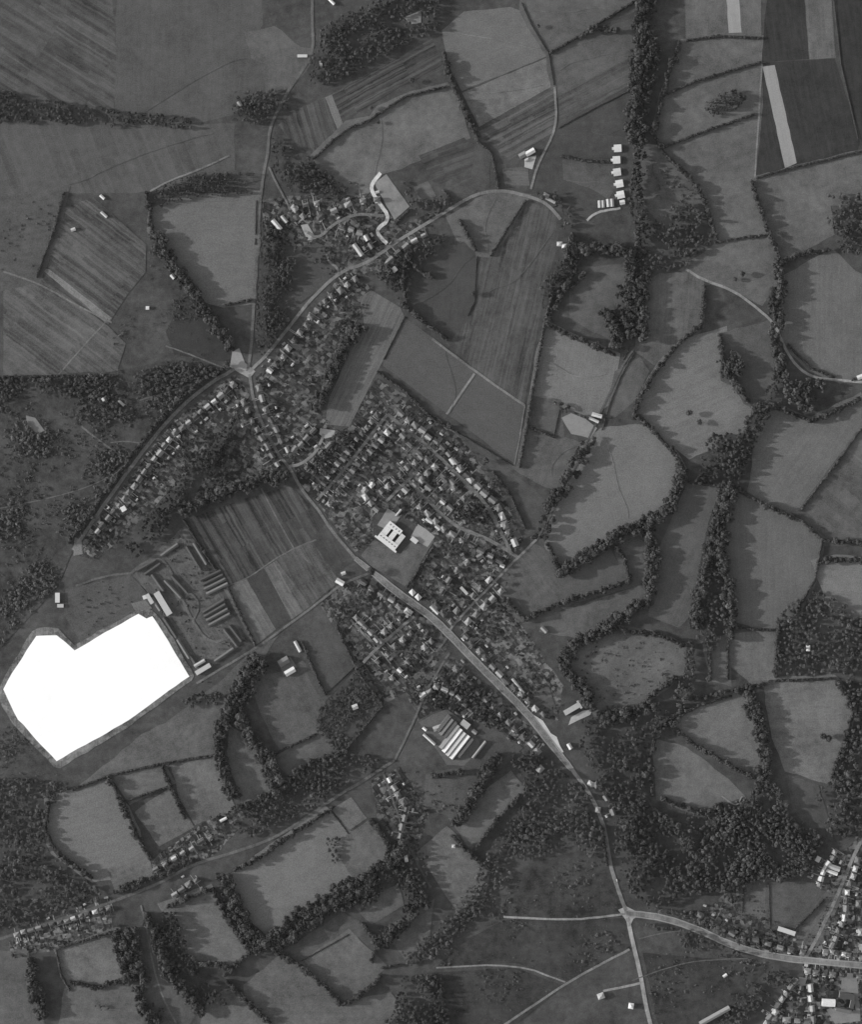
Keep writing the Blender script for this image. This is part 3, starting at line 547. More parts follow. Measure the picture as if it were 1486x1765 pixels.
# houses in rows: end landmark | row description | number | size | share of pale roofs | turned across the row (c) or along it (a) | line
ROWS = '''
crossroads apron|row on the diagonal avenue|25|.95|.25|a|402,664 300,748 236,832 168,916
village end|row on the village road|14|1.0|.3|c|612,480 548,530 505,592 466,640
crossroads|hut side, winding road|7|.95|.25|a|446,668 462,716 496,776
crossroads|copse side, winding road|8|.9|.25|a|420,694 442,740 478,800
winding road|upper side, crescent|4|.95|.2|a|508,776 540,744
winding road|lower side, crescent|4|.95|.3|a|528,806 566,768
winding road|upper side, lower estate road|13|.9|.2|c|548,842 592,788 650,716
winding road|lower side, lower estate road|13|.9|.3|c|566,868 612,806 676,736
turning head|outer side, estate avenue|11|1.0|.2|a|690,714 760,768 806,818
bend|outer row, lower estate avenue|9|1.1|.5|a|812,828 858,872 886,934
turning head|inner side, estate avenue|7|.95|.2|a|694,752 778,832
estate avenue|upper side, inner estate road|7|.9|.25|c|726,786 656,848
estate avenue|lower side, inner estate road|4|.9|.25|c|748,806 716,836
inner road|upper side, curved estate road|7|.9|.25|a|726,830 802,898
inner road|lower side, curved estate road|12|.95|.35|a|698,846 768,914 862,968
school|ring behind the school|5|.9|.4|a|640,836 624,850 636,866 650,878
curved road|second row inside the estate|5|.9|.3|a|768,826 830,888
school field|far side, wide main road|3|1.0|.6|a|752,1044 776,1072
lane corner|long row, far side, main road|12|.95|.3|a|802,1098 868,1166 936,1232
main road|upper side, great pasture lane|5|.95|.35|a|786,1054 842,1000
main road|lower side, great pasture lane|5|.95|.35|a|806,1072 862,1018
lane|loose row behind the lane gardens|7|.9|.35|a|866,976 826,958 786,984 762,1020
winding road|near side, main road, by estate|6|.95|.35|a|626,1004 704,1054
factory lane|main road row above the factory|12|.95|.3|a|786,1152 852,1222 928,1296
market lane|inside the crossroads estate close|6|.9|.25|a|614,1066 656,1104
main road|upper side, crossroads estate street|6|.9|.3|c|702,1056 636,1112
main road|lower side, crossroads estate street|6|.9|.3|c|724,1078 652,1140
main road|back row, crossroads estate|6|.9|.3|c|744,1104 676,1168
factory lane|loose cluster above the factory|8|.9|.35|a|728,1198 752,1184 790,1200 812,1222
crossroads|upper side, town road|10|1.0|.35|a|1208,1578 1270,1612 1384,1642
wood|upper side, town lane|7|1.0|.5|a|1440,1470 1420,1500 1412,1524
wood|lower side, town lane|8|1.0|.5|a|1480,1482 1462,1532 1456,1580
town lane|far side, town road|7|1.0|.4|a|1424,1640 1484,1648
side street|near side, town road|7|1.0|.35|a|1392,1674 1480,1684
town road|row down the side street|8|.95|.35|a|1372,1690 1346,1728 1320,1764
yard end|strip gardens above lower road|7|.85|.25|a|268,1498 362,1442
stream path|cottages below the lower road|4|.9|.3|a|302,1540 338,1516
heath edge|cottages in the strip gardens|14|.85|.35|a|28,1610 110,1588 188,1564
lower road|cluster on the sunken lane|8|.9|.35|a|672,1344 700,1392 690,1440
green loop|upper side, village green road|5|.95|.4|a|552,374 600,352 650,344
green loop|below the village green road|5|.95|.4|a|590,392 628,404 640,424
chapel|village houses above the chapel|5|.95|.4|a|672,448 700,424 730,408
gravel triangle|behind the gravel triangle|4|.9|.4|a|522,372 508,358 545,350
main road|in trees by the bend|3|1.0|.4|a|1028,1352 1046,1378 1056,1400
town road|town side lane row|4|1.0|.5|a|1396,1702 1402,1756
town lane|back row of the town edge|4|.95|.4|a|1480,1556 1484,1632
town road|far row in the town corner|4|1.0|.5|a|1336,1756 1392,1762
town lane|between town lane and town road|4|.95|.4|a|1452,1592 1436,1630
'''
PLOTS = []
ROWMAT = ['dark', 'mid', 'mid', 'dark', 'grey']
for row in ROWS.strip().split('\n'):
    end, desc, n, sz, pale, across, pts = row.split('|'); pts = P(pts); n = int(n); sz = float(sz)
    st = walk(pts, length(pts)/max(1, n-1)*.999)[:n]
    shape = random.choice(['hip', 'gable', 'hip'])
    for i, (x, y, dx, dy) in enumerate(st):
        tone = 'pale' if random.random() < float(pale)*.28 else 'grey' if random.random() < float(pale)*.75 else random.choice(['dark', 'mid', 'mid'])
        ang = math.atan2(-dy, dx)+(math.pi/2 if across == 'c' else 0)+random.uniform(-.08, .08)
        x += random.uniform(-1.5, 1.5); y += random.uniform(-1.5, 1.5)
        s = sz*random.uniform(.85, 1.12); sp_ = length(pts)/max(1, n-1); sx_ = min(s*random.uniform(.95, 1.3), sp_*.78/9.5) if across == 'a' else s
        shape = random.choice(['hip', 'gable', shape])
        kn = 'cottage' if 'strip gardens' in desc or 'cottages' in desc else 'town_house' if 'town' in desc or 'side street' in end or 'side street' in desc else 'house'
        place(kn, 'house', x, y, ang, tone, shape, f"{TW[tone]} {kn.split('_')[-1]}, {ordn(i)} from the {end}, {desc}", kn.split('_')[-1], 'houses on the '+desc if 'row' not in desc[:4] else 'houses of the '+desc, (sx_, s, 1))
        PLOTS.append((x, y, dx, dy, ordn(i), end, desc)); NHOUSE[0] += 1
# named single buildings: name | label | category | x,y,length,width,turn | height | roof | roof tone | group
SINGLES = '''
poultry_house|square white shed at the top of the short column|shed|1065,256,12,12,3|3|low|white|white sheds
poultry_house|square white shed, second down in the short column|shed|1063,276,12,12,3|3|low|white|white sheds
poultry_house|square white shed in the middle of the short column|shed|1064,297,12,12,8|3|low|white|white sheds
poultry_house|square white shed, fourth down in the short column|shed|1068,317,12,12,10|3|low|white|white sheds
poultry_house|square white shed at the bottom of the short column|shed|1070,336,12,12,12|3|low|white|white sheds
store_shed|small white shed below the column of square sheds|shed|1073,349,8,7,10|2.6|gable|white|
brooder_hut|double roofed hut nearest the white column of sheds|hut|1052,350,13,13,95|3|gable|pale|
brooder_hut|double roofed hut at the far end of the shed track|hut|1037,352,12,12,93|3|gable|pale|
farm_barn|white barn roof beside the pale farm yard|barn|914,263,16,8,30|5|gable|white|
farm_shed|grey shed joined to the white farm barn|shed|901,268,12,9,30|4|gable|grey|
dairy|small white dairy at the yard gate|dairy|908,276,6,4,30|3|gable|pale|
longhouse|long pale house at the village edge, larger of two|house|477,388,21,7,-50|5|gable|white|
longhouse|short pale house beside the long village house|house|490,378,14,5,-50|4|gable|pale|
long_hall|long narrow hall among the village trees|hall|617,431,24,7,-54|5|gable|pale|
chapel|white roofed chapel below the village bend|chapel|680,465,8,8,-50|6|gable|white|
chapel_hall|low grey hall next to the white chapel|hall|668,452,16,5,50|4|gable|grey|
barn|big barn with a bright white roof in its pasture|barn|500,1157,18,9,30|6|gable|white|
cart_shed|dark cart shed behind the bright barn|shed|489,1140,18,12,30|4|gable|mid|
cow_shed|long narrow pale shed beside the dark oblong field|shed|513,1114,20,5,-62|4|gable|pale|
shop_building|long flat pale shop beside the forecourt|shop|985,1222,27,8,30|6|flat|pale|
shop_wing|narrow cross wing at the end of the long shop|wing|999,1214,14,3,-60|6|flat|pale|
filling_station|small white filling station on its green|station|982,1286,10,6,-60|4|gable|white|
villa|large square house with a pale roof by the bend|house|931,1325,12,10,45|6|hip|grey|
roadside_house|pale roofed house where the wide road narrows|house|1018,1350,9,8,-30|5|hip|pale|
lodge|pale lodge on the tree lined road|lodge|1031,1395,9,8,80|5|hip|grey|
barrack_block|longest pale block beside the white yard|barrack|281,1040,44,10,-59|6|flat|concrete|
barrack_block|short pale block behind the longest one|barrack|258,1032,18,6,-59|5|flat|concrete|
barrack_block|pale double block at the corner of the yard, nearer|barrack|350,1153,28,7,31|5|flat|concrete|
barrack_block|pale narrow block tucked behind the corner block|barrack|344,1143,20,5,31|5|gable|pale|
gate_house|small pale gate house above the yard|gatehouse|250,1029,7,6,20|4|flat|concrete|
guard_house|pale hut on the common edge above the yard|hut|99,1030,16,7,90|4|flat|concrete|
guard_house|smaller pale hut below the common edge hut|hut|104,1044,10,5,0|3|flat|concrete|
water_tower_house|square white building between avenue gardens|building|213,877,8,8,30|8|flat|white|
farmhouse|curved lane cottage with white roof|cottage|1029,716,17,6,-15|5|gable|white|
farmhouse_range|pale range below the lane cottage|outbuilding|1024,724,17,4,-25|4|gable|pale|
lane_cottage|white cottage behind the furrowed field|cottage|965,421,9,7,0|5|hip|pale|
lane_cottage|second white cottage beside its twin|cottage|973,425,8,8,0|5|hip|white|
garage_row|narrow pale garage row on the village lane|garage|948,345,20,4,-28|3|flat|pale|
lane_house|grey house over the lane from the nursery beds|house|941,338,10,8,-28|5|hip|grey|
forest_cottage|cottage in the orchard of small trees|cottage|612,1218,9,8,20|5|gable|pale|
orchard_farm|pale farmhouse by the pasture above the orchard|farmhouse|938,1085,12,6,-45|5|gable|grey|
bungalow_pair|pair of white semis by the wide main road, first|house|711,1021,9,8,-45|5|hip|white|
bungalow_pair|pair of white semis by the wide main road, second|house|721,1029,9,8,-45|5|hip|white|
terrace|narrow pale terrace facing the wide main road|terrace|749,1051,18,5,-45|5|gable|pale|
workshop|narrow pale workshop in the lane gardens|workshop|800,1018,16,4,-47|3|flat|pale|
terrace|narrow pale terrace far down the main road|terrace|893,1182,32,4,-52|5|gable|pale|
town_hall|bright white hall roof in the town yard|hall|1428,1727,22,12,-3|7|gable|white|
town_school|dark courtyard school beside the white hall, upper wing|school|1460,1716,26,9,-8|7|flat|dark|
town_school|dark courtyard school, lower wing with pale coping|school|1454,1741,26,5,-12|6|flat|mid|
town_school|right hand wing of the dark courtyard school|school|1469,1729,16,6,76|6|flat|dark|
town_shop|pale long roof on the bend of the town lane|shop|1432,1502,24,5,-20|5|gable|white|
town_shop|grey long roof over the pale long roof|shop|1436,1494,24,8,-20|5|gable|pale|
town_works|pale works roof above the town road|works|1356,1604,30,7,-18|5|flat|concrete|
town_works|square pale roofed building in the town lane yard|works|1410,1480,9,7,60|6|flat|concrete|
row_terrace|long dark railway style terrace at the town heath edge|terrace|1232,1750,58,7,29|6|gable|grey|
heath_house|pale roofed house at the end of the heath drive|house|1036,1716,11,9,20|5|hip|pale|
heath_house|white walled house beside the straight heath road|house|1088,1733,9,8,80|5|hip|white|
wood_villa|white villa deep in the eastern wooded gardens|villa|1393,1117,6,9,0|6|hip|white|
heath_hut|single white hut alone on the roadside heath|hut|1250,1681,7,4,35|3|gable|white|
common_hut|white hut on the common above the avenue|hut|179,688,5,8,-60|3|gable|pale|
common_hut|pale long hut on the common by the track|hut|209,695,12,4,-40|3|gable|pale|
common_hut|white twin hut in the scrub below the allotments|hut|254,531,5,5,0|3|gable|white|
allotment_shed|long pale shed on the hillside allotments|shed|179,370,13,4,-42|3|gable|pale|
allotment_shed|short white shed above the hillside allotments|shed|176,340,9,4,-42|3|gable|white|
allotment_shed|cluster hut on the hillside allotments|hut|126,396,7,5,20|3|gable|pale|
hedge_cottage|pale cottage in the hedge of the great western pasture|cottage|298,477,8,6,-50|5|gable|pale|
top_lane_house|pale house by the top lane bend|house|413,180,9,6,-60|5|gable|grey|
top_lane_hut|pale open hut above the top lane|hut|521,97,16,4,0|3|flat|concrete|
top_lane_hut|slim white hut at the lane bend by the wood|hut|553,111,4,10,10|3|gable|pale|
top_barn|bright slanted roof at the very top|barn|571,3,14,4,-45|4|gable|white|
market_farm|cluster farm with white yard roofs by the market garden|farm|586,1003,14,8,-30|5|gable|white|
market_farm|second pale farm roof by the market garden|farm|592,988,7,5,20|4|gable|pale|
river_farm|white farm corner on the lower road terrace|farm|385,1412,12,4,28|4|gable|white|
sunken_lane_barn|white barn by the sunken lane|barn|700,1478,5,14,10|4|gable|white|
wood_end_house|white house at the south corner of the kite pasture|house|782,1458,5,5,0|5|hip|pale|
east_edge_barn|white barn at the eastern edge lane|barn|1483,650,10,7,20|5|gable|white|
terrace_in_estate|bright terrace roof on the estate avenue, upper|terrace|780,795,12,7,-52|5|gable|pale|
terrace_in_estate|bright terrace roof on the estate avenue, lower|terrace|791,808,12,7,-52|5|gable|pale|
estate_hall|pale arched hall roof behind the school court|hall|740,897,13,6,-35|5|gable|pale|
estate_hall|pale hall roof nearest the school court|hall|755,909,9,6,-40|5|gable|pale|
'''
for row in SINGLES.strip().split('\n'):
    nm, label, cat, g, h, rk, rt, grp = (row.split('|')+[''])[:8]; x, y, L, W, a = (float(t) for t in g.split(',')); h = float(h)
    e = empty(nm, X((x, y)), R(a)); tag(e, label, cat, grp or None)
    link('wall', pymesh('wall', *wall_mesh(L, W, h)), MAT['render' if rt in ('white', 'pale') else 'wall'], e)
    if nm == 'brooder_hut':              # two parallel ridges
        for s in (-1, 1):
            v, f = roof_mesh(L, W/2-.4, h, 1.5, 'gable', .3)
            link('roof', pymesh('roof', [(p[0], p[1]+s*W/4, p[2]) for p in v], f), MAT[rt], e)
    else:
        rf = link('roof', pymesh('roof', *roof_mesh(L, W, h, 1.1 if rk == 'low' else min(3.2, W*.26), 'gable' if rk == 'low' else rk)), MAT[rt], e)
        if cat in ('house', 'cottage', 'lodge', 'villa', 'terrace', 'farmhouse'):
            link('chimney', pymesh('chimney', *box(L*.2, W*.08, h+.8, 1, .8, min(3.2, W*.26)+.6)), MAT['chimney'], rf)
    if nm == 'poultry_house':            # the little porch on the field side
        pv, pf = roof_mesh(4, 4.6, 2.4, 1.1, 'gable', .2)
        link('porch', pymesh('porch', [(p[0]-L/2-1.6, p[1], p[2]) for p in pv], pf), MAT['white'], e)
        wv, wf = wall_mesh(3.6, 4.2, 2.38); link('porch_wall', pymesh('porch_wall', [(p[0]-L/2-1.6, p[1], p[2]) for p in wv], wf), MAT['render'], e)
    c, s = math.cos(R(a)), math.sin(R(a))
    fill(blocked, [(x+i*(L/2+1)*c+j*(W/2+1)*s, y-i*(L/2+1)*s+j*(W/2+1)*c) for i, j in ((-1, -1), (1, -1), (1, 1), (-1, 1))], 1)
# the school: flat white roofs round two small courts, with a raised kerb along its front
def rotbox(L, W, h0, h1, cx, cy): return box(cx, cy, h0, L, W, h1-h0)
e = empty('school', X((676, 923)), R(-38)); e.scale = (1.14, 1.2, 1); tag(e, 'white flat roofed school with two small courts beside its field', 'school')
for nm, L, W, cx, cy, h in (('long_block', 33, 8, 0, -10, 5.5), ('back_block', 24, 7, -4, 11, 5.2), ('left_wing', 9, 14, -11.8, 1, 5.0), ('middle_wing', 7, 14, 0.5, 1, 5.1), ('right_wing', 7, 17, 13, 2.5, 4.9), ('front_corridor', 40, 2.2, 0, -15.3, 3.2)):
    p = link(nm, pymesh(nm, *rotbox(L, W, -.3, h, cx, cy)), MAT['render'], e)
    link('roof', pymesh('roof', *rotbox(L+.6, W+.6-(.8 if 'wing' in nm else 0), h+.02, h+.45, cx, cy)), MAT['white'], p)
for q in range(6): link('rooflight', pymesh('rooflight', *rotbox(2.6, 1.2, 5.96, 6.3, -13+q*5.2, -10)), MAT['dark'], e)
for q in range(4): link('rooflight', pymesh('rooflight', *rotbox(1.2, 2.4, 5.66, 6.0, -12+q*5.4, 11)), MAT['dark'], e)
disc(blocked, 676, 923, 25, 1)
e = empty('school_canteen', X((714, 931)), R(-38)); tag(e, 'small white canteen between school and tennis court', 'canteen')
link('wall', pymesh('wall', *wall_mesh(12, 7, 3.5)), MAT['render'], e); link('roof', pymesh('roof', *roof_mesh(12, 7, 3.5, 1, 'flat')), MAT['white'], e); disc(blocked, 714, 931, 8, 1)
e = empty('school_store', X((687, 884)), R(50)); tag(e, 'narrow pale store on the yard above the school', 'store')
link('wall', pymesh('wall', *wall_mesh(14, 3, 3)), MAT['render'], e); link('roof', pymesh('roof', *roof_mesh(14, 3, 3, 1, 'gable')), MAT['pale'], e)
# the factory: saw-tooth sheds, bright slopes towards the sun and dark glazed backs
e = empty('factory', X((780, 1276)), R(52)); tag(e, 'large factory of parallel saw tooth sheds with bright and dark roofs', 'factory')
k = 0
for off, L, sh, wdt, tone in ((-30, 34, 14, 6.5, 'dark'), (-22.5, 34, 12, 6.5, 'mid'), (-15.5, 34, 12, 7, 'dark'), (-8, 50, 2, 7.5, 'grey'), (0, 50, 0, 8, 'white'), (8.5, 50, -1, 8, 'pale'), (17, 50, -1, 8, 'white'), (25, 40, 4, 6, 'dark')):
    b = link('shed_bay', pymesh('shed_bay', *[(lambda vf: ([(p[0]+sh, p[1]-off, p[2]) for p in vf[0]], vf[1]))(wall_mesh(L, wdt-.04, 5))][0]), MAT['wall'], e)
    a = L/2; y0, y1 = -off+wdt/2, -off-wdt/2
    v = [(sh-a, y0, 5.02), (sh+a, y0, 5.02), (sh-a, y1+wdt*.22, 7.2), (sh+a, y1+wdt*.22, 7.2), (sh-a, y1, 5.02), (sh+a, y1, 5.02)]
    link('roof_slope', pymesh('roof_slope', v[:4], [(0, 1, 3, 2)]), MAT[tone], b)
    link('roof_glazing', pymesh('roof_glazing', v[2:], [(0, 1, 3, 2)]), MAT['glass'], b)
    link('gable', pymesh('gable', [v[0], v[2], v[4], v[1], v[3], v[5]], [(0, 1, 2), (3, 5, 4)]), MAT['wall'], b)
fill(blocked, P('700,1250 745,1220 822,1250 840,1275 790,1330 730,1300'), 1)
for nm, label, x, y, L, W, a, t in (('factory_office', 'square pale factory office beside the saw tooth sheds', 802, 1248, 15, 10, -38, 'pale'), ('boiler_house', 'small pale boiler house between the factory office and lawn', 818, 1261, 8, 6, -38, 'grey'), ('loading_shed', 'narrow pale loading shed at the factory edge', 740, 1274, 26, 4, -42, 'pale'),
        ('factory_store', 'pale factory store at the head of the yard', 755, 1254, 16, 8, 20, 'pale'), ('long_store', 'long grey store beside the factory lawn', 826, 1292, 36, 4, 52, 'grey'), ('factory_gate_house', 'small white gate house at the factory lane', 732, 1256, 7, 4, -40, 'white')):
    e = empty(nm, X((x, y)), R(a)); tag(e, label, 'building')
    link('wall', pymesh('wall', *wall_mesh(L, W, 4)), MAT['wall'], e); link('roof', pymesh('roof', *roof_mesh(L, W, 4, 1.4, 'gable' if W < 9 else 'flat')), MAT[t], e)
# dark terraces of the barrack estate
TERR = '''
upper fringe|236,984 268,966|-1
upper fringe|278,958 306,938|-1
upper loop|322,942 346,982|1
loop inside|262,990 282,1018|1
loop inside|284,1000 312,1030|1
right block|346,1000 380,984|0
right block|352,1016 388,998|0
lower block|350,1056 386,1034|0
lower block|356,1070 392,1050|0
yard side|282,1064 304,1098|1
yard side|306,1102 326,1134|1
yard side|328,1130 342,1150|1
lower end|386,1084 408,1112|1
lower end|370,1140 402,1118|0
'''
TERR += '''yard side|262,1030 276,1052|1
upper loop|334,936 356,972|1
loop inside|296,992 322,1020|1
right block|350,1008 384,991|0
right block|356,1024 392,1006|0
lower block|352,1063 388,1042|0
lower block|360,1078 396,1058|0
lower end|396,1078 416,1104|1
upper fringe|250,990 276,972|0
'''
cnt = {}
for row in TERR.strip().split('\n'):
    wh, pts, _ = row.split('|'); a, b = P(pts); cnt[wh] = cnt.get(wh, 0)+1
    L = math.dist(a, b); x, y = (a[0]+b[0])/2, (a[1]+b[1])/2; ang = math.atan2(a[1]-b[1], b[0]-a[0])
    e = empty('hut_terrace', X((x, y)), ang); tag(e, f'dark roofed hut row, {ordn(cnt[wh]-1)} along the {wh} of the barrack estate', 'terrace', 'terraces of the barrack estate')
    link('wall', pymesh('wall', *wall_mesh(L, 5, 3)), MAT['wall'], e); rf = link('roof', pymesh('roof', *roof_mesh(L, 5, 3, 1.6, 'gable')), MAT['dark' if cnt[wh] % 2 else 'mid'], e)
    for q in range(max(2, int(L/12))): link('chimney', pymesh('chimney', *box(-L/2+L*(q+.5)/max(2, int(L/12)), 0, 3.8, .8, .7, 1.6)), MAT['chimney'], rf)
    for x_, y_, _, _ in walk([a, b], 3): disc(blocked, x_, y_, 5.5, 1)
# garden sheds and garden paths behind the houses
nshed = 0; used = {}
PV = {}; PF = {}
for i, (x, y, dx, dy, o, end, desc) in enumerate(PLOTS):
    sgn = 1 if random.random() < .5 else -1
    nx, ny = -dy*sgn, dx*sgn
    d = random.uniform(10, 20); sx, sy = x+nx*d+dx*random.uniform(-4, 4), y+ny*d+dy*random.uniform(-4, 4)
    if random.random() < .9 and not at(blocked, sx, sy, 1) and nshed < 285:
        t = random.choice(['pale', 'white', 'grey', 'pale', 'dark']) if False else random.choice(['pale', 'grey', 'pale', 'mid'])
        place('garden_shed', 'shed', sx, sy, math.atan2(-dy, dx)+random.uniform(-.2, .2), t, 'gable', f"{TW[t].split()[0]} shed by {o} house from the {end}, {desc}", 'shed', 'garden sheds', (random.uniform(.9, 1.7), random.uniform(.9, 1.3), 1)); nshed += 1
    k = desc; v, f = PV.setdefault(k, []), PF.setdefault(k, [])
    for m_ in range(4):
        n0 = len(v); a0 = random.uniform(-7, 7); l0, l1 = sorted((random.uniform(-14, 20), random.uniform(-14, 24))); hw = random.uniform(.4, .9)
        if abs(l1-l0) < 4: continue
        sk = random.uniform(-.25, .25)
        for (u, s_) in (((l0, -1), (l0, 1), (l1, 1), (l1, -1)) if m_ != 2 else ((3.8, -6), (3.8, 6), (5.2, 6), (5.2, -6))):
            hw_ = hw if m_ != 2 else 1.
            v.append(X((x+nx*u+dx*(a0*(m_ != 2)+s_*hw_+sk*u*.3), y+ny*u+dy*(a0*(m_ != 2)+s_*hw_+sk*u*.3)), .5+.0017*(i % 40)+.0004*m_))
        f.append((n0, n0+1, n0+2, n0+3) if sgn > 0 else (n0+3, n0+2, n0+1, n0))
for j, k in enumerate(PV):
    if PF[k]: tag(link('garden_path', pymesh('garden_path', PV[k], PF[k]), ground_mat('garden_path', 128, .7)), fit(f'narrow pale garden paths of the {k}', ''), kind='structure')
print('houses', NHOUSE[0], 'sheds', nshed)

for x, y, a, t, lab in ((1063.5, 1517, 72, 'white', 'pale car on the tree lined road above the heath crossroads'), (1070.5, 1535, 68, 'dark', 'dark car on the tree lined road nearest the heath crossroads')):
    e = empty('car', X((x, y), .62), R(-a)); tag(e, lab, 'car', None)
    link('body', pymesh('body', *box(0, 0, .35, 4.3, 1.7, .6)), MAT[t], e); link('cabin', pymesh('cabin', *box(-.2, 0, .952, 2.2, 1.5, .5)), MAT[t], e)
    for i in (-1.35, 1.35):
        for j in (-.78, .78): link('wheel', pymesh('wheel', *box(i, j, 0.01, .6, .18, .6)), MAT['dark'], e)
# ------------------------------------------------------------------ trees, hedges, scrub
def ico(n=0):
    bm = bmesh.new(); bmesh.ops.create_icosphere(bm, subdivisions=n+1, radius=1)
    V = np.array([v.co[:] for v in bm.verts]); T = np.array([[v.index for v in f.verts] for f in bm.faces]); bm.free(); return V, T
ICO = ico(0)
def leaves(c, s):
    """bent leaf clumps: two triangles each, random lean"""
    n = len(c); a = rng.normal(size=(n, 3)); a[:, 2] *= .55; a /= np.linalg.norm(a, axis=1)[:, None]
    b = np.cross(a, rng.normal(size=(n, 3))); b /= np.linalg.norm(b, axis=1)[:, None]; k = np.cross(a, b)
    s = s[:, None]; V = np.stack([c-a*s, c+b*s*.62+k*s*.18, c+a*s, c-b*s*.62+k*s*.18], 1).reshape(-1, 3)
    i = np.arange(n)[:, None]*4; T = np.concatenate([i+[[0, 1, 2]], i+[[0, 2, 3]]], 1).reshape(-1, 3); return V, T
def crown(h, r, nl, lobes, shape='round'):
    """unit tree: crown height h, radius r; lobes of foliage with leaf clumps over them and gaps between"""
    Vs, Ts, To = [], [], []; n = 0
    z0 = h*.28
    for i in range(lobes):
        if shape == 'cone':
            t = i/max(1, lobes-1); rr = r*(1-t)*.7+r*.2; c = np.array([rng.normal()*.1*r, rng.normal()*.1*r, z0+(h-z0)*(.1+.8*t)]); s = np.array([rr, rr, (h-z0)/lobes*.9])
        else:
            a = i*2.4+rng.random(); d = r*.55*math.sqrt((i+.3)/lobes); t = rng.random()
            c = np.array([d*math.cos(a), d*math.sin(a), z0+(h-z0)*(.35+.35*t*(1-d/r))]); s = np.array([1, 1, .85])*r*(.42+.16*rng.random())
        tn = .8+.35*rng.random()
        V, T = ICO; V = V*(s*.97)*(1+.22*rng.normal(size=(len(V), 1)).clip(-1, 1))+c
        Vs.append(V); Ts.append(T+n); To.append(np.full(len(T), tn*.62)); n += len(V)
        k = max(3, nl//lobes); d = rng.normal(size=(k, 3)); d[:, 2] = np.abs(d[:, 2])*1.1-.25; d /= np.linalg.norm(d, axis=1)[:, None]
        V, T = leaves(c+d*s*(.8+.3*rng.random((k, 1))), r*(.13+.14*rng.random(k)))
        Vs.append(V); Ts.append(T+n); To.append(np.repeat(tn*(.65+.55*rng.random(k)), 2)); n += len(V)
    return np.concatenate(Vs), np.concatenate(Ts), np.concatenate(To)
BROAD = [crown(1, .40, 60, 7) for _ in range(7)]
TALL = [crown(1, .26, 48, 6) for _ in range(3)]
CONE = [crown(1, .22, 36, 5, 'cone') for _ in range(3)]
BUSH = [crown(1, .62, 14, 2) for _ in range(6)]
def mass(name, items, mat, label, cat, kind='stuff', group=None):
    """items: (x, y, template, height, width, tone); one mesh"""
    if not items: return None
    Vs, Ts, To = [], [], []; n = 0
    for x, y, (V, T, t), h, wd, tn in items:
        a = rng.random()*6.283; c, s = math.cos(a), math.sin(a); p = X((x, y))
        W_ = np.stack([(V[:, 0]*c-V[:, 1]*s)*wd+p[0], (V[:, 0]*s+V[:, 1]*c)*wd+p[1], V[:, 2]*h], 1)
        Vs.append(W_); Ts.append(T+n); To.append(t*tn); n += len(V)
    o = link(name, npmesh(name, np.concatenate(Vs), np.concatenate(Ts), np.concatenate(To)), mat)
    return tag(o, label, cat, group, kind)
# two kinds of single tree, copied: crown and trunk (with limbs) as parts
def trunk_mesh():
    bm = bmesh.new()
    def limb(a, b, r0, r1):
        a, b = Vector(a), Vector(b); q = (b-a).to_track_quat('Z', 'Y'); rings = []
        for p, r in ((a, r0), (b, r1)): rings.append([bm.verts.new(p+q @ Vector((r*math.cos(t), r*math.sin(t), 0))) for t in [k*math.tau/6 for k in range(6)]])
        for k in range(6): bm.faces.new([rings[0][k], rings[0][(k+1) % 6], rings[1][(k+1) % 6], rings[1][k]])
    limb((0, 0, -.02), (0, .01, .38), .035, .022); limb((0, .01, .36), (.16, .05, .62), .018, .006); limb((0, .01, .36), (-.13, .1, .6), .018, .006); limb((0, .01, .36), (-.02, -.15, .66), .018, .006)
    me = bpy.data.meshes.new('trunk'); bm.to_mesh(me); bm.free(); me.materials.append(MAT['bark']); return me
TRUNK = trunk_mesh()
def crown_me(t):
    me = npmesh('crown', *t); me.materials.append(MAT['leaf']); return me
SINGLE = [crown_me(t) for t in BROAD]
def tree(x, y, h, wd, label, group, name='hedgerow_tree'):
    e = empty(name, X((x, y)), random.uniform(0, 6.28)); e.scale = (wd, wd, h); tag(e, label, 'tree', group)
    link('crown', random.choice(SINGLE), parent=e); link('trunk', TRUNK, parent=e); return e
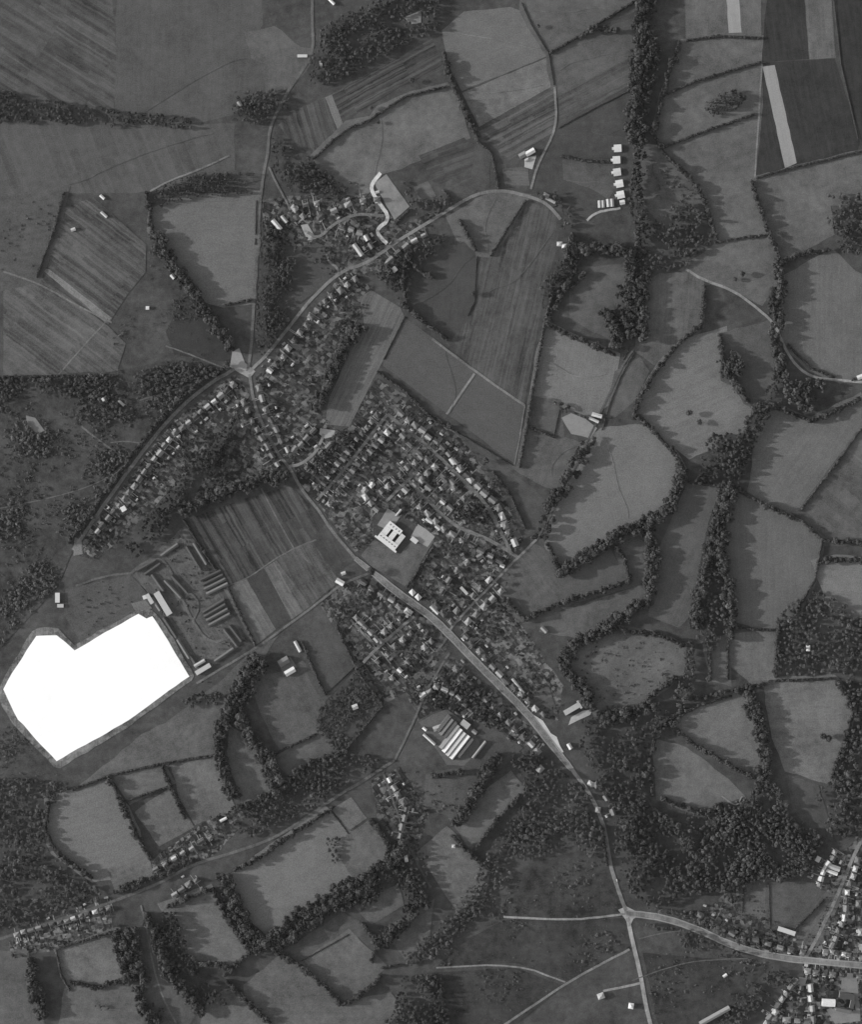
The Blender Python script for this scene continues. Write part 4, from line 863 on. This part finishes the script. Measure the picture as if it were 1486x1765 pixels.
# hedges: kind (h low, m bushy, H tall clipped, t tree hedge, T big tree belt) and line
HEDGES = '''
T|460,1290 472,1330 482,1356
t|400,1392 440,1380 470,1366
t|84,1382 78,1430 96,1468 160,1514
t|205,1530 252,1514
t|640,1412 670,1456 662,1486
t|745,1338 800,1328
t|698,1562 744,1558
m|656,1668 690,1662
t|290,1562 362,1532
t|330,1658 392,1664
t|1188,830 1244,838
t|1420,932 1492,936
t|1410,970 1440,964 1492,966
t|1222,1108 1225,1172
m|1255,1100 1255,1172
t|1132,1092 1180,1114
t|1442,1174 1472,1215 1462,1262 1434,1340
m|1162,1240 1205,1216 1262,1199
t|1140,1376 1215,1404 1245,1382
t|1012,1102 1060,1084 1130,1094
t|1030,1228 1100,1217 1166,1166
t|868,1032 905,1068
T|974,1146 986,1172 1010,1190 1026,1222
T|1040,1244 1090,1226 1132,1214
t|118,936 178,852 228,782 292,704 352,654 396,628
t|1000,64 1030,50 1062,56
T|222,1600 236,1660 246,1695
T|472,1636 530,1588 600,1542 650,1512
T|452,1140 432,1180 412,1222
t|998,1345 1030,1395 1040,1445 1046,1490
t|196,1538 280,1508 330,1478
t|700,448 690,480 700,520
m|540,275 560,255 600,222 642,206
t|764,90 770,115 790,166 810,210 824,242
m|826,245 848,265 860,326
h|900,5 916,42 946,92 956,150
m|948,92 1000,62 1020,48 1096,2
h|962,221 1020,189 1092,153
m|965,270 1000,276 1050,280
T|1104,-20 1102,60 1098,110 1094,160 1090,215 1086,245
m|1183,70 1240,63 1313,66
m|1145,165 1200,140 1312,107
m|1140,256 1200,232 1305,196
t|1172,72 1155,120 1140,170 1128,230
t|1128,236 1146,266 1190,310 1212,342 1226,385 1235,412
m|1300,308 1372,288 1440,272 1500,257
t|1296,312 1306,350 1320,390 1332,416 1345,450
T|1345,452 1342,500 1336,550 1342,600 1346,650
m|1236,418 1290,409 1326,405
t|1346,450 1390,436 1432,432
h|1436,-20 1450,110 1480,240
m|906,346 876,392 846,441
h|822,442 818,520 806,545
H|952,505 938,562 926,632 915,692 905,752 895,806
h|698,546 661,620
m|650,640 700,676 746,722 790,746
h|790,746 888,804
t|986,402 1000,430 990,470 962,520 940,556
T|975,440 1030,426 1076,430
t|975,505 1010,472
T|1040,535 1058,560 1066,602
T|1090,430 1088,482 1085,532 1085,582
T|1108,462 1108,522 1104,584
t|945,562 1000,586 1060,612
h|1094,606 1069,652 1050,700 1038,742
h|1086,600 1061,648 1041,697
t|1215,492 1210,560 1172,590 1130,640 1100,690 1092,720
t|1100,716 1130,746 1166,786 1176,802
T|1176,802 1166,850 1146,885 1100,906 1050,931 986,976 960,986
T|1020,746 1000,790 970,842 950,882 926,930
t|944,936 960,972 985,986
t|905,1068 960,1041 1010,1026 1086,1001 1076,960 1060,940
T|1116,906 1126,960 1120,1030 1050,1076 1000,1106 964,1142
T|1256,832 1236,892 1220,960 1206,1022 1195,1082
T|1264,840 1247,900 1242,960 1258,1030 1262,1102
t|1272,842 1320,871 1380,896 1418,930
m|1418,932 1405,1000 1370,1057
m|1490,732 1436,806 1380,880
m|1330,1086 1266,1082
t|1342,1070 1336,1166
t|1196,1205 1260,1190 1322,1178
m|1326,1174 1440,1169
T|1288,1195 1304,1240 1318,1300 1316,1342
t|1152,1246 1200,1285 1260,1320 1302,1342
t|1180,1216 1132,1262 1120,1310 1125,1372
T|440,1130 416,1176 396,1216 385,1246
T|384,1246 375,1300 390,1350 404,1376
T|404,1226 425,1260 450,1300 465,1330 480,1366
m|450,1311 490,1291 546,1265
m|374,1301 280,1316 190,1336 124,1361
t|280,1322 300,1370 320,1412
t|186,1340 215,1390 236,1440 260,1482
m|216,1381 290,1356
m|346,1176 440,1119 520,1061
m|520,1105 545,1166 560,1196
h|560,1198 610,1151
m|580,1080 616,1156 660,1216
m|590,1300 660,1216
t|470,1360 540,1311 600,1291
t|402,1500 450,1476 520,1426 575,1391
h|570,1396 600,1436
T|386,1510 400,1550 430,1602 458,1625
T|460,1622 520,1571 600,1526 660,1491
T|666,1492 690,1462 704,1440
t|366,1530 395,1591 430,1640
t|386,1680 430,1641 460,1624
t|480,1640 520,1666 560,1700 590,1731 640,1701 656,1680
h|520,1656 600,1611
t|390,1690 430,1731 470,1768
t|622,1590 650,1621 640,1660
T|696,1590 660,1612
t|590,1566 640,1546
T|250,1572 270,1620 290,1680 330,1720 352,1742
T|206,1602 216,1660 226,1692
t|120,1692 170,1702 226,1682
m|96,1636 105,1680 120,1706
T|50,1652 60,1710 76,1752
T|236,1702 250,1741 266,1768
m|100,1634 192,1606
T|862,1300 832,1340 802,1396 782,1420
t|896,1370 850,1421 820,1461
t|780,1440 832,1492
m|316,896 350,950 392,1012 440,1112
T|312,882 350,861 420,836 500,816
m|700,1014 746,944
T|266,402 290,440 320,490 360,550 400,602
m|386,526 436,516
h|442,346 437,510
T|546,702 562,660 592,602 622,560
t|690,522 740,562 772,586
t|700,440 722,466 746,480
m|786,352 762,326
m|682,386 706,360
t|792,380 820,430
m|906,912 880,852 850,812
m|1346,1626 1420,1551
h|1326,1522 1328,1600
h|1283,1532 1280,1572
m|912,736 956,754
h|966,702 955,752
m|110,332 92,398 62,478
t|252,330 262,400
m|5,650 100,648 200,648
t|1330,700 1400,726 1482,688
m|1358,594 1400,636 1450,655 1500,650
t|1240,575 1250,640 1290,692
m|640,205 700,166 768,150
'''
SPEC = {'h': (2.2, 1.8), 'm': (4.6, 4.4), 'H': (6., 7.), 't': (6.5, 6.2), 'T': (8.5, 8.)}
ADJ = {'h': 'low thin hedge', 'm': 'dark bushy hedge', 'H': 'tall clipped hedge', 't': 'ragged hedge with trees', 'T': 'thick belt of big trees'}
def near(x, y, r=26):
    for d in range(4, r, 3):
        for k in range(10):
            v = at(landmark, x+d*math.cos(k*.628), y+d*math.sin(k*.628))
            if v: return int(v)
    return 0
def sides(pts):
    c = [{}, {}]
    for x, y, dx, dy in walk(pts, 9):
        for s in (0, 1):
            sg = 1 if s else -1
            for d in (6, 12, 18, 26):
                v = int(at(landmark, x-dy*sg*d, y+dx*sg*d))
                if v: c[s][v] = c[s].get(v, 0)+1; break
    return [max(q, key=q.get) if q else 0 for q in c]
spots = []; HLAB = {}
seen = {}
hedge_rows = [(r.split('|')[0], P(r.split('|')[1])) for r in HEDGES.strip().split('\n')]
labs = []
for kind, pts in hedge_rows:
    a, b = sides(pts); la, lb = NICK[a], NICK[b]
    if a == b or not b or not a: lab = f'{ADJ[kind]} along {la if a else lb}'
    else: lab = f'{ADJ[kind]} between {la[4:]} and {lb[4:]}'
    if len(lab.split()) > 13: lab = lab.replace('ragged hedge with trees', 'ragged tree hedge').replace('thick belt of big trees', 'tall tree belt')
    labs.append(lab)
where = [lab[min(lab.index(w_) for w_ in (' along ', ' between ') if w_ in lab)+1:] for lab in labs]
full = list(labs)
for lab in set(labs):                     # hedges that read alike are told apart by where they stand to each other
    q = [k for k, l in enumerate(labs) if l == lab]
    if len(q) < 2: continue
    mid = {k: (sum(p[0] for p in hedge_rows[k][1])/len(hedge_rows[k][1]), sum(p[1] for p in hedge_rows[k][1])/len(hedge_rows[k][1])) for k in q}
    ax = 0 if max(m_[0] for m_ in mid.values())-min(m_[0] for m_ in mid.values()) > max(m_[1] for m_ in mid.values())-min(m_[1] for m_ in mid.values()) else 1
    q.sort(key=lambda k: mid[k][ax]); ends = (('left', 'right'), ('upper', 'lower'))[ax]
    for n_, k in enumerate(q):
        full[k] = (ends[0] if n_ == 0 else ends[1] if n_ == len(q)-1 else 'middle' if len(q) == 3 else ORD[n_])+' '+lab
for (kind, pts), lab, wh in zip(hedge_rows, full, where):
    wd, ht = SPEC[kind]
    # the hedge itself; a gap for a road or gate starts a new hedge
    st = walk(pts, wd*.5, wd*.2); V0, T0 = ICO; runs = [[]]
    for q in st:
        if at(blocked, q[0], q[1]): runs.append([])
        else: runs[-1].append(q)
    runs = [r for r in runs if len(r) > 3]
    for ri, run in enumerate(runs):
        Vs, Ts, To = [], [], []; n = 0
        for x, y, dx, dy in run:
            j = rng.normal(size=2)*wd*.1; p = X((x+j[0], y+j[1])); hh = ht*(.72+.5*rng.random()); s = np.array([wd*.5, wd*.5, hh*.55])
            V = V0*s*(1+.18*rng.normal(size=(len(V0), 1)).clip(-1, 1))+np.array([p[0], p[1], hh*.5]); tn = .7+.5*rng.random()
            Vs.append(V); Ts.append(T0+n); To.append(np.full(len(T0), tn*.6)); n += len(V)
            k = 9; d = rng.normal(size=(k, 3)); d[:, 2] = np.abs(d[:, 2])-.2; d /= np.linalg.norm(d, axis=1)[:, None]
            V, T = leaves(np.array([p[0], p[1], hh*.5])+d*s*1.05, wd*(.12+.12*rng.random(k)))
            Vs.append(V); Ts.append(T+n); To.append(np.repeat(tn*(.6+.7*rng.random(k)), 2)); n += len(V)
        l2 = lab if ri == 0 else ['', 'second stretch of ', 'third stretch of ', 'fourth stretch of ', 'last stretch of '][min(ri, 4)]+lab
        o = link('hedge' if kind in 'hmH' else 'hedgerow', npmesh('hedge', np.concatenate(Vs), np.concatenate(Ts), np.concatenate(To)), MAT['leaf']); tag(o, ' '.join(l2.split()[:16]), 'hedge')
    if kind == 'm':
        for x, y, dx, dy in walk(pts, 9, 3):
            px, py = x+random.uniform(-1.5, 1.5), y+random.uniform(-1.5, 1.5)
            if random.random() < .5 and not at(blocked, px, py): spots.append((random.uniform(4.5, 8.5), px, py, 'x'))
    if kind in 'tT':
        g = wh
        for x, y, dx, dy in walk(pts, 6.2 if kind == 't' else 6.2, 2):
            if kind == 't' and random.random() < .12: continue
            off = random.uniform(-3, 3) if kind == 't' else random.uniform(-4, 4)
            h = (6.5+9.5*random.random()**1.2) if kind == 't' else random.uniform(11, 21)
            px, py = x-dy*off+dx*random.uniform(-2, 2), y+dx*off+dy*random.uniform(-2, 2)
            if at(blocked, px, py): continue
            spots.append((h, px, py, g))
        if kind == 'T':
            for x, y, dx, dy in walk(pts, 3.2, 1):
                off = random.choice((-1, 1))*random.uniform(3, 11); px, py = x-dy*off, y+dx*off
                if not at(blocked, px, py): spots.append((random.uniform(9, 18), px, py, g))
# trees standing by themselves
LONE = '''
1188,712,14|tall lone tree casting a long shadow in the bright pasture, upper
1206,728,12|lone tree with a long shadow in the bright pasture, lower
815,507,12|lone tree halfway down the hedge of the long furrowed field
640,984,18|tall tree by the school field throwing the longest shadow
838,794,14|tall estate tree shading the wedge pasture, upper
848,834,16|tall estate tree shading the wedge pasture, lower
774,733,11|tree at the back gardens shading the path field
1279,472,13|tree beside the curved lane pasture hedge, taller
1267,482,10|tree beside the curved lane pasture hedge, shorter
1418,1268,15|broad tree inside the round copse pasture
1428,1272,15|second broad tree inside the round copse pasture
876,990,9|tree on the stubble corner by the lane
872,1006,9|bushy tree at the stubble corner by the lane
1140,88,13|round dark tree in the verge of the track above
710,140,12|dark tree at the corner of the tennis pasture
640,186,9|tree shading the top edge of the tennis pasture
652,212,9|second tree shading the edge of the tennis pasture
928,46,9|tree with a shadow in the top edge pasture
1312,1240,15|tall tree shading the round copse pasture
826,247,9|round tree at the end of the lane allotments
1398,690,14|great tree over the hollow pasture
1385,702,13|great dark tree beside the hollow pasture corner
'''
ntree = 0
for row in LONE.strip().split('\n'):
    g, lab = row.split('|'); x, y, h = (float(v) for v in g.split(',')); tree(x, y, h, h*1.15, lab, None, 'field_tree'); ntree += 1
spots.sort(key=lambda q: -q[0])
rest = []
for i, (h, x, y, g) in enumerate(spots):
    if ntree < 292 and -10 < x < 1496 and -10 < y < 1775:
        tree(x, y, h, h*random.choice((.7, .85, 1, 1.2)), fit('big tree '+g, 'in a hedge'), 'big trees '+g); ntree += 1
    else: rest.append((x, y, random.choice(BROAD), h, h*random.choice((.65, .8, .95, 1.15, 1.4)), random.uniform(.75, 1.25)))
mass('hedgerow_trees', rest, MAT['leaf'], 'smaller trees filling out the hedgerows all over the country', 'trees')
# woods: dense canopies nobody could count. spacing | lowest, highest | tone | kind | label | outline
WOODS = '''
6.2|9,14|1.0|B|dense dark wood above the town road|1168,1545 1190,1482 1215,1440 1250,1400 1290,1372 1310,1332 1345,1360 1362,1402 1420,1440 1402,1502 1330,1520 1250,1535
7.5|8,14|.95|B|broken wood beside the tree lined road|1055,1422 1090,1380 1130,1390 1180,1430 1200,1450 1180,1500 1160,1560 1110,1560 1080,1532 1060,1470
9|7,13|1.05|B|open wooded grounds past the filling station|1000,1242 1060,1225 1100,1236 1122,1290 1110,1370 1130,1390 1050,1400 1025,1340 1000,1300
7|5,9|1.25|B|young heath wood above the heath|872,1420 940,1340 1000,1352 1030,1422 1036,1480 980,1460 900,1490 850,1550 800,1602 760,1650 700,1665 690,1642 740,1610 800,1540
8|6,11|.95|B|dark trees beside the crescent|572,742 606,740 590,800 545,830 535,815
8|8,13|1.0|B|trees between the two woods|1180,1400 1240,1388 1290,1372 1250,1402 1215,1442 1185,1432
8|5,9|1.15|B|thicket at the top of the common|-40,648 30,650 110,655 190,650 215,668 150,690 60,680 -40,700
8|4,8|1.2|B|thicket on the common beside the white huts|120,700 170,672 225,690 235,720 180,735 130,728
8|4,8|1.1|B|dark thicket along the avenue side of the common|232,640 300,622 388,640 330,672 270,690 225,668
7|8,13|.95|B|wooded belt between stream path and lower pasture|275,1572 300,1568 330,1640 355,1690 400,1730 370,1732 330,1720 290,1660
7|8,13|.95|B|wooded belt west of the great playing field|372,1500 400,1510 415,1560 440,1600 470,1625 440,1652 415,1612 390,1572
7|8,14|.95|B|dark trees around the tree ringed close|700,1530 745,1545 712,1590 664,1640 640,1625 690,1582
7|8,13|.95|B|dark trees above the hollow close|640,1518 700,1490 720,1530 660,1545 612,1575 590,1568
6|8,12|.95|B|copse in the pasture under the white works|312,1206 350,1194 384,1194 372,1216 330,1226
7|6,10|1.05|B|trees round the top lane houses|400,160 470,154 500,172 470,216 440,216 400,206
7|7,11|1.0|B|wooded triangle beside the tennis pasture|468,232 545,282 606,332 560,336 500,332 470,292
6.5|7,11|1.1|B|scrubby wood at the bottom edge|690,1680 760,1682 780,1790 640,1790 680,1742
6|3,4.5|1.2|B|square orchard of small planted trees|542,1230 612,1160 660,1215 586,1304 548,1262
6.2|6,10|1.1|B|roadside plantation beside the straight north road|452,380 490,402 525,432 500,470 508,500 498,552 447,622 441,560 444,450
6|5,9|1.1|C|plantation beside the woodland edge track|262,328 330,300 440,296 440,334 310,346 266,360
8|6,11|1.15|B|scrubby wood along the top edge|542,60 600,20 700,-20 764,-20 760,46 700,80 620,122 550,150 530,140
6.5|9,15|.95|B|tall narrow wood beside the long hedged track|1100,-20 1134,-20 1130,60 1141,100 1122,170 1112,250 1100,260 1092,200 1092,150 1098,90
7|10,16|.95|B|dark wood edge beside the shed column|1093,250 1112,262 1108,330 1120,380 1100,430 1090,380 1084,350
8|6,10|1.2|B|rough thicket below the sloping pasture|1120,385 1180,345 1222,372 1238,405 1202,442 1180,462 1105,470 1098,430
7|9,15|1.0|B|belt of wood down the great pasture side|1262,760 1300,702 1338,640 1348,700 1320,722 1292,790 1268,850 1246,832
8|8,13|1.0|B|riverside wood below the valley pasture|1182,1100 1200,1110 1196,1190 1180,1240 1132,1270 1110,1250 1160,1202 1176,1160
8.5|6,11|1.2|B|wooded gardens of the eastern villas|1340,1062 1400,1010 1500,1070 1500,1166 1345,1166
7|7,12|1.15|B|narrow wood between the two valley belts|1216,1000 1240,960 1258,1040 1262,1090 1236,1112 1200,1106
8.5|8,14|.95|B|wood on the eastern edge below the copse pasture|1440,1172 1500,1172 1500,1450 1430,1440 1405,1372 1440,1330 1472,1250
7|9,13|.95|B|copse between the bright pastures|1222,750 1262,746 1250,802 1230,832 1196,832 1206,790
9|4,8|1.35|B|scrub wood left of the rounded pasture|-40,1340 70,1342 120,1352 80,1400 76,1450 110,1502 190,1542 110,1576 -40,1612
7|6,10|1.1|B|long wooded bank above the lower road|400,1400 470,1356 560,1302 602,1292 660,1310 600,1350 520,1402 430,1442 402,1432
7|7,12|.9|B|dark belt behind the avenue gardens|280,850 340,790 400,722 430,702 402,742 372,792 312,862 282,922 232,962 216,942
7|10,15|1.0|B|copse of tall trees by the curved lane end|1346,655 1420,652 1424,676 1392,712 1352,690
6.5|8,13|.95|B|small copse beside the lone tree pasture|1232,612 1250,602 1275,606 1282,640 1272,662 1240,646
5.5|6,9|.95|C|oval copse alone in its hedged pasture|1212,184 1222,170 1250,158 1272,156 1286,164 1284,178 1260,194 1232,202 1216,196
8|6,11|1.05|B|trees of the eastern park corner|1418,345 1440,332 1500,335 1500,440 1460,445 1432,402
7|7,12|.95|B|dark trees north of the path field estate|930,500 985,402 1000,440 986,470 960,520 938,556
9|7,12|.9|B|shady grounds between the two long lanes|1060,470 1086,470 1086,600 1066,602 1040,560 1058,540
7|5,9|1.1|B|thicket behind the cottage paddock|950,690 985,702 970,712 1010,714 1030,712 1008,728 960,700
7|8,13|.9|B|trees in the middle of the estate|780,870 830,862 848,892 822,902 780,896
7|8,13|.9|B|dark clump inside the lane gardens|760,930 796,942 790,962 760,956
8|6,11|1.0|B|trees of the village below the green|640,470 700,425 770,400 760,430 712,470 700,530 660,490
8|6,10|1.05|B|trees over the old bowling green side|690,300 722,345 760,340 780,352 720,372 700,340
8|6,10|1.0|B|copse inside the forks of the winding road|335,855 345,800 395,762 420,790 382,842
7.5|6,11|1.0|B|trees between factory and wide main road|705,1200 780,1150 842,1200 900,1262 860,1262 800,1232 752,1232
8|7,12|.95|B|tree grounds by the leaning pasture|880,1290 940,1300 985,1342 940,1340 905,1372 880,1342
7|7,12|.9|B|wooded corner beside the kite pasture|690,1440 735,1470 742,1540 720,1560 690,1510 662,1482
6|7,11|.95|B|round copse in the bottom corner|240,1735 262,1722 284,1738 280,1760 250,1764
6|5,8|.95|C|small dark copse in the bottom corner pasture|160,1734 176,1730 196,1734 176,1743
8|7,11|1.0|B|tree group at the village lane junction|905,336 960,330 985,360 990,400 970,402 962,360
8|5,9|1.2|B|trees of the town heath edge|1290,1690 1330,1665 1380,1690 1340,1700 1290,1760 1230,1775
8|5,9|1.2|B|trees along the upper side of the town road|1110,1562 1190,1570 1282,1600 1350,1636 1270,1628 1200,1596
9|6,10|1.1|B|tree clumps below the town road|1110,1590 1200,1606 1300,1646 1230,1650 1160,1620
6|4,7|1.1|B|small clump on the playing field|562,1440 586,1444 578,1458 588,1482 574,1488 560,1464
8|6,10|1.1|B|trees in the top left wood corner|-40,150 60,170 200,190 330,205 330,222 180,218 -40,210
'''
for row in WOODS.strip().split('\n'):
    sp, hh, tn, kd, lab, poly = row.split('|'); sp = float(sp)*.88; h0, h1 = (float(v) for v in hh.split(',')); tn = float(tn); poly = P(poly)
    x0, x1, y0, y1 = min(p[0] for p in poly), max(p[0] for p in poly), min(p[1] for p in poly), max(p[1] for p in poly)
    gx, gy = np.meshgrid(np.arange(x0, x1, sp), np.arange(y0, y1, sp)); gx = gx.ravel()+rng.uniform(-.5, .5, gx.size)*sp; gy = gy.ravel()+rng.uniform(-.5, .5, gy.size)*sp
    ok = inside(poly, gx, gy); items = []
    for x, y in zip(gx[ok], gy[ok]):
        if at(blocked, x, y): continue
        cl = math.sin(x*.07+1.3*math.sin(y*.05))+math.sin(y*.08+1.7*math.sin(x*.04))
        if cl < -1.25 and random.random() < .7: continue
        h = random.uniform(h0, h1)*1.22*(1+.14*cl); t = random.choice(CONE if kd == 'C' and random.random() < .6 else TALL if random.random() < .2 else BROAD)
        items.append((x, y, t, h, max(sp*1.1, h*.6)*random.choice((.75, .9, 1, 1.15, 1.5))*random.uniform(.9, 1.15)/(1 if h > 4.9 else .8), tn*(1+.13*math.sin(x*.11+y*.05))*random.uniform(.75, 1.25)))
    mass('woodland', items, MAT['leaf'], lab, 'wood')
# scrub and garden shrubs: spacing | lowest,highest | tone | keep | label | outline
SCRUB = '''
5|.5,1.5|1.1|.6|fine tufts and heather over the great common|-40,655 150,648 300,620 400,642 300,712 180,858 120,960 100,1010 -40,1160
5|.5,1.4|1.0|.55|fine tufts of the triangular heath and hollow|190,640 262,520 330,482 402,602 405,626 300,640
5.5|.5,1.4|1.0|.5|fine heather over the upper and middle heath|800,1540 930,1482 1046,1482 1086,1580 1086,1636 980,1690 890,1660 752,1666
5.5|.5,1.4|1.0|.5|fine heather over the lower heath|745,1676 890,1668 972,1700 862,1780 745,1780
5.5|.5,1.4|1.0|.5|fine heather over the roadside heath|1100,1600 1330,1662 1292,1702 1232,1780 1130,1780
5|.5,1.8|1.1|.5|fine rough growth between yard and scrub wood|-40,1230 30,1250 95,1325 180,1335 70,1345 -40,1340
4.6|1,5|1.1|.8|patchy scrub over the great common|-40,655 150,648 300,620 400,642 300,712 180,858 120,960 100,1010 -40,1160
4.8|.8,2.6|.95|.7|scrub of the triangular heath|262,560 330,482 402,602 405,626 300,640 230,660
6.5|1.0,3.2|1.1|.5|tufted scrub of the upper and middle heath|800,1540 930,1482 1046,1482 1086,1580 1086,1636 980,1690 890,1660 752,1666
6.5|1,3|1.1|.45|tufted scrub of the lower heath|745,1676 890,1668 972,1700 862,1780 745,1780
6.5|1,3.4|1.1|.5|tufted scrub of the roadside heath|1100,1600 1330,1662 1292,1702 1232,1780 1130,1780
6|1,3.6|1.2|.6|scrub below the white yard|-40,1230 30,1250 95,1325 130,1340 70,1345 -40,1340
9|1.2,4.6|.95|.5|bushes dotted over the scattered orchard|972,1142 1060,1086 1130,1096 1176,1116 1170,1160 1100,1215 1030,1226 1010,1182
6|1,3|1.2|.5|scrub of the rough ground above the sloping meadow|1115,262 1150,290 1200,330 1214,352 1150,380 1110,330
6|1,3|1.1|.5|scrub in the hollow below the allotments|60,640 210,600 262,520 290,460 262,400 252,470 190,590
7|1,2.6|1.2|.4|rough tufts by the hazy pasture|-40,352 110,330 92,400 62,480 -40,502
6|1,3|1.0|.2|bushes around the barrack estate|130,1000 225,985 320,905 342,950 425,1105 345,1165 262,1060 140,1112
6|1,4|1.0|.6|bushes behind the long village hall|560,300 650,330 640,345 600,360 540,340
6|1,3|1.1|.5|rough growth below the factory|690,1330 742,1320 815,1370 780,1402 735,1400
'''
def scatter(poly, sp, h0, h1, tn, keep, field=None):
    x0, x1, y0, y1 = min(p[0] for p in poly), max(p[0] for p in poly), min(p[1] for p in poly), max(p[1] for p in poly)
    gx, gy = np.meshgrid(np.arange(x0, x1, sp), np.arange(y0, y1, sp)); gx = gx.ravel()+rng.uniform(-.6, .6, gx.size)*sp; gy = gy.ravel()+rng.uniform(-.6, .6, gy.size)*sp
    ok = inside(poly, gx, gy) & (rng.random(gx.size) < keep); out = []
    for x, y in zip(gx[ok], gy[ok]):
        if at(blocked, x, y): continue
        cl = math.sin(x*.045+1.3*math.sin(y*.03))+math.sin(y*.05+math.sin(x*.02)*1.7)
        if field is None and cl+.8*math.sin(x*.13+2*math.sin(y*.11))+random.uniform(-.7, .9) < -.1: continue
        h = (h0+(h1-h0)*random.random()**(2 if cl < .8 else .8))*(1.25 if cl > .8 else .85); out.append((x, y, random.choice(BUSH), h, h*random.uniform(1.1, 1.9), tn*random.uniform(.65, 1.4)))
    return out
for row in SCRUB.strip().split('\n'):
    sp, hh, tn, kp, lab, poly = row.split('|'); h0, h1 = (float(v) for v in hh.split(','))
    mass('scrub', scatter(P(poly), float(sp), h0, h1, float(tn), float(kp), 1 if 'orchard' in lab or 'fine' in lab else None), MAT['scrub'], lab, 'scrub')
for row in GARDENS.strip().split('\n'):
    nick, tone, poly, op = (row.split('|')+[''])[:4]; poly = P(poly)
    it = scatter(poly, 4.4, .8, 3.4, 1.0, .16 if 'barrack' in nick else .33, 1)
    for x, y, t, h, wd, tn in scatter(poly, 13, 4, 8.5, 1.0, .2 if 'barrack' in nick else .55, 1): it.append((x, y, random.choice(BROAD), h, h*random.uniform(.8, 1.1), tn))
    mass('garden_shrubs', it, MAT['leaf'], fit('shrubs and small trees of the '+nick, ''), 'shrubs')
print('single trees', ntree, 'rest', len(rest))

HAZE = 1.7e-6
# thin air between the country and the aeroplane
hm = bpy.data.materials.new('haze'); hm.use_nodes = True; hn = hm.node_tree; hn.nodes.clear()
ho = hn.nodes.new('ShaderNodeOutputMaterial'); hv = hn.nodes.new('ShaderNodeVolumePrincipled')
hv.inputs['Color'].default_value = (.95, .95, .95, 1); hv.inputs['Density'].default_value = HAZE; hv.inputs['Anisotropy'].default_value = 0
hn.links.new(hv.outputs[0], ho.inputs['Volume'])
v, f = box(0, 0, -1, 6100, 6100, 4051)
tag(link('haze', pymesh('haze', v, f), hm), 'thin pale haze filling the air over the country', kind='stuff')
